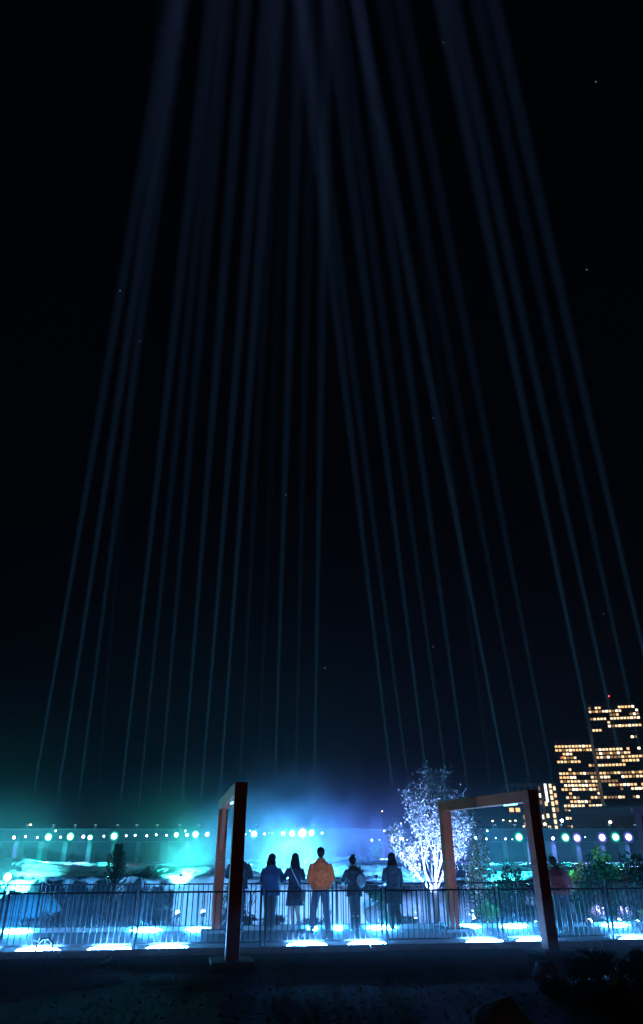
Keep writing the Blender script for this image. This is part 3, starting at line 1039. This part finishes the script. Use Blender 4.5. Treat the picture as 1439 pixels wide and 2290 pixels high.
def grow(rng, p, d, L, r, depth, mbs, tips, up=.25, spread=.5):
    n = 4
    pts, rs = [p.copy()], [r]
    q, dd = p.copy(), d.normalized()
    for i in range(n):
        dd = (dd + Vector((rng.gauss(0, .13), rng.gauss(0, .13), up * .22))).normalized()
        q = q + dd * L / n
        pts.append(q.copy())
        rs.append(r * (1 - .5 * (i + 1) / n))
    mbs.tube(pts, rs, 7 if depth > 1 else 5)
    if depth <= 2:
        for i in range(1, n + 1):
            tips.append((pts[i], dd, depth))
    if depth == 0:
        return
    k = 3 if depth > 1 else 4
    for j in range(k):
        a = rng.uniform(0, 6.28)
        s = Vector((math.cos(a), math.sin(a), 0))
        i = rng.randint(2, n)
        nd = (dd + s * spread * rng.uniform(.6, 1.3) + Vector((0, 0, up))).normalized()
        grow(rng, pts[i], nd, L * rng.uniform(.55, .8), rs[i] * .75, depth - 1, mbs, tips, up, spread)


def tree(name, label, cat, base, heads, seed, leafmat, barkmat, nleaf, lsize, trunk_r, group=None, trunk_pts=None, droop=0):
    rng = random.Random(seed)
    r = thing(name, label, cat, base, 0, group)
    tp = trunk_pts or [(0, 0, -.3), (0.02, 0, .5), (0, 0, 1.0)]
    MB().tube(tp, [trunk_r * 1.3] + [trunk_r] * (len(tp) - 1), 12).build('trunk', barkmat, r, True)
    lf = MB()
    rl_ = random.Random(seed + 50)
    for st, d, L, rr, dp in heads:
        m = MB()
        tips = []
        grow(rng, Vector(st), Vector(d), L, rr, dp, m, tips)
        m.build('branch', barkmat, r, True)
        for _ in range(int(nleaf * len(tips) / 100)):
            p, dd, dep = rl_.choice(tips)
            c = p + Vector((rl_.gauss(0, .07), rl_.gauss(0, .07), rl_.gauss(0, .07))) * (lsize / .06)
            v = Vector((rl_.gauss(0, 1), rl_.gauss(0, 1), rl_.gauss(0, 1) - droop)).normalized() * lsize * rl_.uniform(.6, 1.3)
            lf.leaf(c, v, lsize * .3, Vector((rl_.gauss(0, 1), rl_.gauss(0, 1), rl_.gauss(0, 1) + .5)))
    o = lf.build('leaves', leafmat, r)
    o['kind'] = 'stuff'
    return r


tb = P(975, 2030, 21.3)
heads = []
rg = random.Random(4)
# crotch at about 1.0 m; fan of ascending limbs
for i, (ax, ay, L, dp) in enumerate([(-1.0, .1, 1.15, 3), (-.6, -.25, 1.25, 3), (-.25, .3, 1.35, 3), (0, -.1, 1.5, 3), (.05, .2, 1.55, 3), (.25, -.3, 1.35, 3), (.5, .2, 1.25, 3), (.9, -.1, 1.15, 3), (1.3, .2, 1.0, 2), (-1.35, -.2, .95, 2), (-.1, .05, 1.65, 3)]):
    heads.append(((ax * .06, ay * .06, .95 + .05 * (i % 3)), (ax * .95, ay * .8, 1), L * .9, .042, dp))
tree('tree', 'small pale-barked tree glowing violet-white behind the far fence', 'tree', (tb.x, tb.y, -.2), heads, 12, M_leaf, M_bark, 680, .085, .07).scale = (.86, .86, .98)
for i, (dx, dy, aim, e, lab) in enumerate(((-.7, -.95, (.1, 0, 2.8), 2200, 'violet spotlight on the ground left of the glowing tree'), (.9, -.95, (-.1, 0, 2.6), 1800, 'violet spotlight on the ground right of the glowing tree'))):
    p = Vector((tb.x + dx, tb.y + dy, .08))
    l = thing('spotlight', lab, 'spotlight', p)
    a = (Vector((tb.x, tb.y, -.2)) + Vector(aim) - p).normalized()
    MB().tube([a * -.1, a * .08], [.06, .08], 12).tube([(0, 0, -.3), (0, 0, -.04)], .015, 6).build('housing', M_housing, l)
    MB().tube([a * .082, a * .09], [.07, .068], 12).build('lens', emis('spotlight_lens', (.6, .6, 1), 40), l)
    lamp('SPOT', a * .12, (.22, .33, 1), e * 1.5, .04, aim=a, size=80, blend=.8, parent=l)


# ------------------------------------------------------------------ shrubs and plants
def shrub(name, label, cat, base, blobs, n, ls, leafmat, seed=1, group=None, stems=6, up=.3, wr=.3):
    rng = random.Random(seed)
    r = thing(name, label, cat, base, 0, group)
    lf, sm = MB(), MB()
    tot = sum(b_[1][0] * b_[1][2] for b_ in blobs)
    for c, rd in blobs:
        c, rd = Vector(c), Vector(rd)
        for _ in range(int(n * rd.x * rd.z / tot)):
            v = Vector((rng.gauss(0, 1), rng.gauss(0, 1), rng.gauss(0, 1))).normalized()
            q = rng.random() ** .4 * (1 + .25 * noise.noise(v * 2.3 + c * 3) + .12 * noise.noise(v * 7 + c))
            p = c + Vector((v.x * rd.x, v.y * rd.y, v.z * rd.z)) * q
            if noise.noise(p * (1.6 / max(.3, rd.x))) < -.22:
                continue
            d = (v * .6 + Vector((rng.gauss(0, .6), rng.gauss(0, .6), rng.gauss(0, .6) + up))).normalized() * ls * rng.uniform(.5, 1.4)
            lf.leaf(p, d, ls * wr, Vector((rng.gauss(0, 1), rng.gauss(0, 1), rng.gauss(0, 1) + .6)))
        for k_ in range(stems):
            e = c + Vector((rng.uniform(-.6, .6) * rd.x, rng.uniform(-.6, .6) * rd.y, rng.uniform(-.2, .7) * rd.z))
            s0 = Vector((rng.uniform(-.1, .1), rng.uniform(-.1, .1), -.2))
            sm.tube([s0, s0 * .5 + e * .5 + Vector((rng.uniform(-.1, .1) * rd.x, 0, 0)), e], [.02 * rd.x + .006, .012 * rd.x + .005, .004], 5)
    o = lf.build('foliage', leafmat, r)
    o['kind'] = 'stuff'
    sm.build('stems', M_barkd, r)
    return r


# conifer on the left: narrow layered spruce
def conifer(base, H, W, seed, label):
    rng = random.Random(seed)
    r = thing('conifer', label, 'conifer', base)
    MB().tube([(0, 0, -.2), (0.02, 0, H * .5), (0, 0, H * .97)], [.05, .035, .008], 8).build('trunk', M_barkd, r)
    lf = MB()
    nb = 170
    for i in range(nb):
        t_ = (i / nb) ** .85
        z = H * (.02 + .97 * t_)
        a = i * 2.4 + rng.uniform(-.3, .3)
        wz = W * (1 - t_) ** .62 * (1 + .22 * math.sin(t_ * 19)) * rng.uniform(.75, 1.2) + .03
        d = Vector((math.cos(a), math.sin(a), .75 + .5 * t_))
        p0 = Vector((0, 0, z))
        for j in range(15):
            s = (j + 1) / 15
            p = p0 + Vector((d.x * wz, d.y * wz, d.z * wz * .55 * s)) * s
            for m_ in range(3):
                v = (d + Vector((rng.gauss(0, .55), rng.gauss(0, .55), rng.gauss(.15, .45)))).normalized() * rng.uniform(.05, .12)
                lf.leaf(p, v, .007, Vector((rng.gauss(0, 1), rng.gauss(0, 1), 1)))
    o = lf.build('needles', M_leafd, r)
    o['kind'] = 'stuff'


cb = P(243, 2075, 20.4)
conifer((cb.x, 20.4, -.1), 2.0, .44, 3, 'dark pointed conifer standing behind the left fence panels')


def G0(px, D): return P(px, 1950, D).x


def sh(px, ytop, D, wpx, nb, ls, m, seed, name, label, cat='shrub', n=2600, zb=-.3, group=None, **kw):
    """shrub whose crown spans wpx photo pixels and reaches photo row ytop at distance D"""
    x = G0(px, D)
    top = P(px, ytop, D).z
    wm = wpx / F * (math.cos(PITCH) * D)
    rg = random.Random(seed)
    H = top - zb
    bl = []
    for i in range(nb):
        rx_ = wm / 2 * rg.uniform(.35, .6)
        rz_ = H * rg.uniform(.25, .4)
        cx = rg.uniform(-1, 1) * (wm / 2 - rx_)
        cz = H - rz_ - rg.random() * H * .45 - abs(cx) / wm * H * .35
        if i == 0:
            cx, cz = 0, H - rz_
        bl.append(((cx, rg.uniform(-.3, .3) * wm * .4, cz), (rx_, rx_ * .8, rz_)))
    return shrub(name, label, cat, (x, D, zb), bl, n, ls, m, seed, group, **kw)


sh(1140, 1925, 21.0, 150, 6, .085, M_leafd, 21, 'shrub', 'dark leafy shrub seen through the right portal', n=4200)
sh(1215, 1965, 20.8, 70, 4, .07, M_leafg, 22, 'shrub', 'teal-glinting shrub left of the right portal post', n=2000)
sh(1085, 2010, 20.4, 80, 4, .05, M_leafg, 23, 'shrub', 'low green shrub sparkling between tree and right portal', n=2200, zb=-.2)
sh(1330, 1915, 46, 150, 6, .2, M_leafd, 24, 'shrub', 'dark bush mass on the right bank below the violet lamps', n=4200, zb=-2.2)
sh(1430, 1905, 42, 190, 6, .2, M_leafd, 25, 'shrub', 'dark bush mass cut by the right edge of the view', n=4200, zb=-2.2)
sh(1240, 1925, 48, 90, 4, .2, M_leafd, 26, 'shrub', 'dark bush behind the leaning person in red', n=2200, zb=-2.0)
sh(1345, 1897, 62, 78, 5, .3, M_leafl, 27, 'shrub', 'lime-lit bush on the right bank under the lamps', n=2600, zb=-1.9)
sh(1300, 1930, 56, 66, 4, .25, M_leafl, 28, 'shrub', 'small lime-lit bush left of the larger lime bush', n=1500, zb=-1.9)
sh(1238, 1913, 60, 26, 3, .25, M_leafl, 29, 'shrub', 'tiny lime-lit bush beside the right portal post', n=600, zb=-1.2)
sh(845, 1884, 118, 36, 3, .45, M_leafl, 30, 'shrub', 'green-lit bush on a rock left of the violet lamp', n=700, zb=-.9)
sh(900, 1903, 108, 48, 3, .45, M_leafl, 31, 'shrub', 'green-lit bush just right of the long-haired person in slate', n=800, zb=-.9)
sh(1325, 2028, 20.6, 60, 4, .07, M_leafv, 32, 'shrub', 'violet-white flowering shrub behind the right fence panels', n=1400, zb=-.1, wr=.55)
sh(1382, 2032, 20.8, 52, 3, .07, M_leafv, 33, 'shrub', 'violet-white flowering shrub nearer the right edge', n=1100, zb=-.1, wr=.5)
sh(1425, 2036, 20.8, 50, 3, .06, M_leafg, 34, 'shrub', 'teal-lit low shrub at the right edge behind the fence', n=1300, zb=-.1)
sh(1262, 2020, 20.6, 46, 3, .06, M_leafv, 35, 'shrub', 'violet-speckled shrub behind the red-jacketed person', n=700, zb=-.1)
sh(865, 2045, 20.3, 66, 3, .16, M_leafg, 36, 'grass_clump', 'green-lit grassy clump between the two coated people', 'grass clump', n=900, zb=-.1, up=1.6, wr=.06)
sh(560, 2050, 20.5, 60, 4, .08, M_leafd, 37, 'shrub', 'dark low shrub between the first two people', n=1400, zb=-.1)
sh(620, 2048, 20.6, 90, 4, .07, M_leafd, 38, 'shrub', 'dark low shrub behind the long-haired person in blue', n=1500, zb=-.1)
sh(850, 1988, 20.2, 60, 3, .1, M_leafd, 39, 'shrub', 'leafy plant poking over the fence beside the backpack', n=420, zb=.55, wr=.22)
sh(120, 2040, 20.8, 150, 5, .07, M_leafd, 40, 'shrub', 'dark low shrub behind the leftmost fence panels', n=2200, zb=-.2)
sh(350, 2052, 20.8, 110, 4, .07, M_leafd, 41, 'shrub', 'dark low shrub right of the conifer', n=1500, zb=-.2)
sh(905, 2050, 20.6, 70, 4, .07, M_leafd, 42, 'shrub', 'dark shrub at the foot of the glowing tree', n=1600, zb=-.2)
sh(700, 2055, 20.6, 120, 4, .07, M_leafd, 43, 'shrub', 'dark shrub behind the legs of the orange-jacketed person', n=1600, zb=-.2)
# reed stems left of the blue jacket
for px, yt, lab in ((565, 1950, 'tall thin reed stem beside the blue-jacketed person'), (557, 1985, 'short reed stem left of the tall reed')):
    D = 20.2
    r = thing('reed', lab, 'reed', (G0(px, D), D, -.1))
    H = P(px, yt, D).z + .1
    MB().tube([(0, 0, 0), (.01, 0, H * .5), (0, 0, H)], [.012, .009, .004], 6).build('stem', M_leafd, r)
    MB().tube([(0, 0, H - .16), (0, 0, H - .02)], [.016, .012], 6).build('seed_head', M_barkd, r)
    lf = MB()
    for j in range(10):
        lf.leaf(Vector((0, 0, H * random.uniform(.1, .6))), Vector((random.uniform(-.2, .2), random.uniform(-.1, .1), .3)), .012, Vector((0, 1, .2)))
    lf.build('leaf', M_leafd, r)
# foreground planting, right
M_leaff = mat('foreground_leaf', (.03, .05, .03), .5, col2=(.05, .07, .045), scale=3)
for px, yt, D, wpx, nb, lab in ((1290, 2125, 12.6, 160, 5, 'dark leafy shrub in front of the right portal post'), (1400, 2120, 12.2, 140, 5, 'dark shrub at the right edge of the foreground'),
                                (1330, 2180, 10.4, 240, 6, 'broad dark shrub in the lower right foreground'), (1210, 2190, 11.2, 90, 4, 'small dark shrub left of the lower right shrubs')):
    sh(px, yt, D, wpx, nb, .06, M_leaff, px, 'shrub', lab, n=3000, zb=-.05)
# fallen leaves and pebbles over the foreground
lt = MB()
rl = random.Random(11)
for _ in range(1500):
    y = rl.uniform(8.6, 15.2)
    x = rl.uniform(-.55, .55) * y
    lt.leaf(Vector((x, y, .035)), Vector((rl.gauss(0, 1), rl.gauss(0, 1), rl.uniform(-.1, .5))).normalized() * rl.uniform(.04, .09), .02, Vector((rl.gauss(0, .4), rl.gauss(0, .4), 1)))
tag(lt.build('leaf_litter', mat('dry_leaf', (.12, .09, .05), .7, col2=(.2, .15, .09), scale=2)), 'scattered fallen leaves on the dark ground in front of the kerb', kind='stuff')
# boulders
M_rock = mat('grey_boulder', (.16, .17, .18), .85, col2=(.25, .26, .27), scale=6, bump=.6, bscale=12)


def rock(loc, r, seed, label, m=None):
    mb = MB().blob((0, 0, 0), 1, 28, 18)
    v2 = []
    for v in mb.v:
        n_ = v.normalized()
        f_ = 1 + .22 * noise.noise(n_ * 1.3 + Vector((seed, 0, 0))) + .1 * noise.noise(n_ * 3.5 + Vector((0, seed, 0))) + .04 * noise.noise(n_ * 9)
        v2.append(Vector((n_.x * r[0], n_.y * r[1], n_.z * r[2])) * f_)
    mb.v = v2
    o = mb.build('boulder', m or M_rock, None, True)
    o.location = loc
    return tag(o, label, 'boulder')


p = P(1125, 2285, 9.6)
rock((p.x, 9.6, -.09), (.34, .3, .3), 3, 'rounded grey boulder at the bottom edge right of centre')
p = P(1222, 2170, 12.6)
rock((p.x, 12.6, .0), (.22, .2, .22), 5, 'small boulder near the foot of the right portal post')
p = P(1370, 2195, 10.2)
rock((p.x, 10.2, .3), (.07, .06, .06), 9, 'small pale stone among the lower right shrubs')
p = P(60, 1995, 52)
rock((p.x, 52, -1.9), (2.3, 2, 1.1), 12, 'dark rock below the cyan lamp at the left edge')
p = P(940, 1990, 62)
rock((p.x, 60, -2.6), (4.5, 2.2, 1.4), 15, 'flat violet-lit rock ledge behind the glowing tree')
p = P(880, 2010, 58)
rock((p.x, 58, -5.2), (3.6, 2.0, 1.2), 18, 'flat violet-lit rock ledge beside the backpack')
# black loop of cable by the near kerb, left
mb = MB()
c = P(97, 2130, 15.0)
mb.tube([(-.16, 0, 0), (-.15, 0, .14), (-.06, 0, .24), (.06, 0, .25), (.15, 0, .17), (.17, 0, .03), (.3, .02, .02)], .02, 8)
o = mb.build('cable', M_housing, None, True)
o.location = (c.x, 15.02, .02)
tag(o, 'black cable looped up over the near kerb at the far left', 'cable')

# ------------------------------------------------------------------ buildings across the river
M_fac = mat('dark_facade', (.07, .06, .055), .6, col2=(.1, .085, .08), scale=.1)
M_brick = mat('brown_brick_facade', (.16, .11, .09), .8, col2=(.2, .14, .11), scale=.3)
M_roof = mat('dark_roof', (.03, .03, .032), .8)
M_dglass = mat('dark_glass', (.015, .017, .02), .15)
WM = [emis('lit_window_warm', (1, .58, .24), 1.6), emis('lit_window_pale', (1, .74, .42), 1.7), emis('lit_window_dim', (1, .55, .22), .35), emis('lit_window_bright', (1, .82, .55), 3.2)]
M_red = emis('red_beacon', (1, .04, .06), 8)


def office(name, label, px0, px1, ytop, D, yaw, depth, storey, col, lit, seed, wfrac=(.74, .56), zbase=1.0, rooftop=None, body=M_fac, cat='office block', wm=None, skiprows=0, limit=300, fill=None):
    rng = random.Random(seed)
    a = P(px0, ytop, D)
    top = a.z
    dirv = Vector((math.cos(yaw), -math.sin(yaw), 0))
    # length so that the far end lands on px1
    L = 10
    for L10 in range(20, 4000):
        q = a + dirv * (L10 / 10)
        pxq = 719.5 + q.x / (math.cos(PITCH) * q.y + math.sin(PITCH) * (top - CAMZ)) * F
        L = L10 / 10
        if pxq >= px1:
            break
    r = thing(name, label, cat, (a.x, a.y, zbase), -yaw)
    H = top - zbase
    MB().box((L / 2, depth / 2, H / 2), (L, depth, H)).build('wall', body, r)
    MB().box((L / 2, depth / 2, H + .25), (L + .5, depth + .5, .5)).build('roof', M_roof, r)
    rows = int(H / storey) - skiprows
    cols = int(L / col)
    panes = {m.name: MB().box((0, 0, 0), (col * wfrac[0], .14, storey * wfrac[1])).mesh('window', m) for m in WM + [M_dglass]}
    cnt = 0
    dk = MB()
    cells = []
    for rr in range(rows):
        z = H - storey * (rr + .75)
        rowp = lit(rr, rng)
        run = rng.random() < rowp
        for cc in range(cols):
            if rng.random() < .38:
                run = rng.random() < rowp
            x = L * (cc + .5) / cols
            on = run and (fill is None or fill(cc / cols, rr))
            cells.append((on, x, z))
    rest = MB()
    for on, x, z in cells:
        if on:
            m = rng.choices(WM, (4, 3, 4, 2))[0]
            if cnt < limit:
                inst('window', panes[m.name], r, (x + rng.uniform(-.1, .1), -.04, z))
                cnt += 1
            else:
                rest.box((x, -.04, z), (col * wfrac[0], .14, storey * wfrac[1]))
        else:
            dk.box((x, -.03, z), (col * wfrac[0], .12, storey * wfrac[1]))
    if rest.v:
        o = rest.build('lit_windows', WM[0], r)
        o['kind'] = 'stuff'
    o = dk.build('dark_windows', M_dglass, r)
    o['kind'] = 'stuff'
    if rooftop:
        rooftop(r, L, depth, H)
    return r


def rt_tower(r, L, dp, H):
    MB().box((L * .5, dp / 2, H + 2.6), (L * .7, dp * .6, 4.2)).build('plant_room', M_roof, r)
    mast = MB().tube([(L * .55, dp / 2, H + 4.6), (L * .55, dp / 2, H + 9.5)], .18, 6).build('mast', M_roof, r)
    MB().blob((L * .55, dp / 2, H + 9.8), .55, 10, 8).build('beacon', M_red, mast)


def rt_slab(r, L, dp, H):
    MB().box((L * .45, dp / 2, H + 1.8), (L * .4, dp * .6, 2.8)).build('plant_room', M_roof, r)
    MB().blob((L * .12, -.3, H - 13.5), .45, 8, 6).build('beacon', M_red, r)


lt_slab = lambda rr, g: {0: .7, 1: .95}.get(rr, g.choice((.25, .4, .6, .3)) if rr < 8 else g.choice((.75, .6, .9)))
office('office_slab', 'wide lit office block left of and below the tower', 1238, 1352, 1655, 560, rad(8), 30, 2.95, 2.62, lt_slab, 3, rooftop=rt_slab)
office('office_tower', 'tallest lit office tower with a red beacon on top', 1314, 1425, 1578, 535, rad(14), 34, 2.85, 2.45,
       lambda rr, g: [.45, .75, .55, .7, .25, .6, .2, .2, .25, .3, .15, .1][rr] if rr < 12 else .4, 8, rooftop=rt_tower)
office('office_block', 'dense lit office block rising at the right edge', 1328, 1560, 1662, 500, rad(18), 30, 2.65, 2.35,
       lambda rr, g: [.2, .8, .5, .88, .55, .92, .95, .92, .95, .8, .85, .4, .15, .5, .2, .15, .3, .15, .3][rr] if rr < 19 else .2, 15)


def stair_fill(c, rr): return c > .84 or random.random() < .3


office('apartment_block', 'dark apartment block with a lit stair strip behind the right portal', 1130, 1243, 1752, 360, rad(5), 20, 3.3, 2.9,
       lambda rr, g: .5, 23, body=M_brick, cat='apartment block',
       rooftop=lambda r, L, dp, H: MB().box((L * .45, dp / 2, H + 1.6), (L * .28, dp * .6, 2.4)).build('plant_room', M_roof, r), fill=lambda c, rr: c < .9)
# lit stair strip: its own narrow tower so its columns of panes read
a = P(1221, 1800, 352)
r = thing('stair_tower', 'narrow stair tower with stacked yellow panes beside the apartment block', 'stair tower', (a.x, a.y, 1), rad(-5))
Hs = P(1221, 1750, 352).z - 1
MB().box((2.2, 3, Hs / 2), (5.4, 5, Hs)).build('wall', M_brick, r)
pane = MB().box((0, 0, 0), (1.25, .15, 1.9)).mesh('window', WM[1])
pane2 = MB().box((0, 0, 0), (1.1, .15, 2.6)).mesh('window', emis('lit_window_white', (.8, .85, 1), 3))
for i in range(int(Hs / 2.7) - 1):
    inst('window', pane, r, (3.6, .42, Hs - 1.6 - i * 2.7))
    if i < 3:
        inst('window', pane2, r, (1.2, .42, Hs - 1.9 - i * 2.9))
    elif i % 2:
        inst('window', pane, r, (.4, .42, Hs - 1.6 - i * 2.7))
# long dark riverside hall
M_hall = mat('slate_hall_wall', (.05, .07, .1), .8, col2=(.07, .09, .12), scale=.3)
a, b_ = P(1282, 1850, 215), P(1560, 1850, 190)
r = thing('riverside_hall', 'long low dark blue hall between the office blocks and the bridge', 'hall', (a.x, a.y, .5), math.atan2(b_.y - a.y, b_.x - a.x))
Lh = (b_ - a).length
MB().box((Lh / 2, 8, 6), (Lh, 16, 12)).build('wall', M_hall, r)
MB().box((Lh / 2, 8, 12.3), (Lh + 1, 17, .6)).build('roof', M_roof, r)
for i in range(9):
    MB().box((2.4 + i * 4.6, -.05, 6.4), (2.2, .16, 1.6)).build('window', M_dglass, r)
# little lit house
a = P(1112, 1880, 205)
r = thing('brick_house', 'small floodlit brick house with gabled roof left of the apartment block', 'house', (a.x, a.y, 1), rad(12))
MB().box((0, 3, 2.2), (4.6, 6, 4.4)).build('wall', mat('warm_brick', (.45, .2, .12), .8, col2=(.35, .15, .1), scale=2), r)
g = MB()
g.v += [Vector(v) for v in ((-2.6, -.2, 4.4), (2.6, -.2, 4.4), (0, -.2, 6.6), (-2.6, 6.2, 4.4), (2.6, 6.2, 4.4), (0, 6.2, 6.6))]
g.f += [(0, 1, 2), (5, 4, 3), (0, 2, 5, 3), (1, 4, 5, 2), (0, 3, 4, 1)]
g.build('roof', M_roof, r)
for x in (-1.1, 1.1):
    MB().box((x, -.04, 2.4), (.8, .14, 1.3)).build('window', WM[3], r)
lamp('POINT', (0, -3.0, 3.2), (1, .5, .25), 500, .2, parent=r)
MB().blob((0, -3.0, 3.2), .16, 8, 6).build('porch_lamp', WM[3], r)

# street lamps and far points of light
M_pole = mat('lamp_pole', (.04, .04, .045), .5, .5)


def street_lamp(px, py, D, col, s, e, label, size=.3):
    p = P(px, py, D)
    z0 = 1.0 if D > 152 else -1
    r = thing('street_lamp', label, 'street lamp', (p.x, p.y, z0))
    h = p.z - z0
    MB().tube([(0, .7, 0), (0, .7, h + .1), (0, .35, h + .35), (0, 0, h + .25)], [.12, .07, .05, .05], 6).build('pole', M_pole, r)
    MB().box((0, 0, h + .18), (size * 1.8, size * 2.2, .12)).build('hood', M_pole, r)
    MB().blob((0, 0, h), (size, size, size * .8), 10, 8).build('bulb', emis('street_bulb', col, s), r)
    if e:
        lamp('POINT', (0, -size - .3, h - .3), col, e, .2, parent=r)


street_lamp(1257, 1835, 190, (.9, .95, 1), 40, 900, 'white street lamp between the hall and the apartment block', .42)
street_lamp(1219, 1843, 185, (1, .5, .2), 14, 250, 'orange street lamp beside the right portal post', .42)
street_lamp(1365, 1838, 175, (1, .85, .5), 10, 260, 'yellowish street lamp in front of the riverside hall', .4)
for px, py, D, lab in ((69, 1844, 170, 'tiny orange street lamp above the bridge at the far left'), (776, 1859, 175, 'tiny orange street lamp right of the orange-jacketed person'),
                       (848, 1858, 172, 'warm street lamp just left of the glowing tree'), (855, 1814, 260, 'tiny warm street lamp high left of the glowing tree'),
                       (1141, 1836, 190, 'orange street lamp under the apartment block, left one'), (1153, 1835, 190, 'orange street lamp under the apartment block, right one'),
                       (1102, 1836, 200, 'pale street lamp left of the little brick house'), (1172, 1848, 200, 'faint orange street lamp right of the brick house'),
                       (1126, 1834, 205, 'orange street lamp just behind the brick house')):
    street_lamp(px, py, D, (1, .62, .3), 7, 0, lab, .26)

# dark trees on the far bank
for i, (px, yt, D, wpx, lab) in enumerate(((1075, 1800, 44, 96, 'round dark tree behind the right half of the glowing tree'), (1290, 1838, 178, 60, 'dark tree left of the riverside hall'),
                                            (1235, 1846, 182, 60, 'low dark tree behind the right portal post'), (1170, 1842, 186, 60, 'dark tree below the apartment block'),
                                            (960, 1846, 190, 90, 'dark tree far behind the glowing tree'), (790, 1849, 195, 80, 'distant dark tree beyond the bridge centre'))):
    sh(px, yt, D, wpx, 7, .12 if D < 60 else .55, M_leafd, 60 + i, 'tree', lab, 'tree', n=4500 if D < 60 else 1800, zb=-1.5 if D < 60 else .5, stems=4)

# ------------------------------------------------------------------ stars
M_star = emis('star_glow', (.85, .9, 1), .8)
for px, py, lab in ((269, 650, 'faint star in the upper left sky'), (313, 763, 'faint star just below the upper left star'), (1313, 603, 'bright star near the right edge'),
                    (969, 935, 'bright star in mid sky right of centre'), (992, 95, 'star near the top of the picture'), (1333, 183, 'star in the top right corner'),
                    (640, 1107, 'faint star in the middle of the sky'), (1350, 1372, 'star above the office tower'), (969, 1446, 'star above the glowing tree'), (727, 1494, 'faint star low in the centre sky')):
    o = MB().blob((0, 0, 0), 2.3, 8, 6).build('star', M_star)
    d = (P(px, py, 100) - Vector((0, 0, CAMZ))).normalized()
    o.location = Vector((0, 0, CAMZ)) + d * 4500
    tag(o, lab, 'star')
print('tris', sum(len(o.data.polygons) * 2 for o in bpy.data.objects if o.type == 'MESH'))
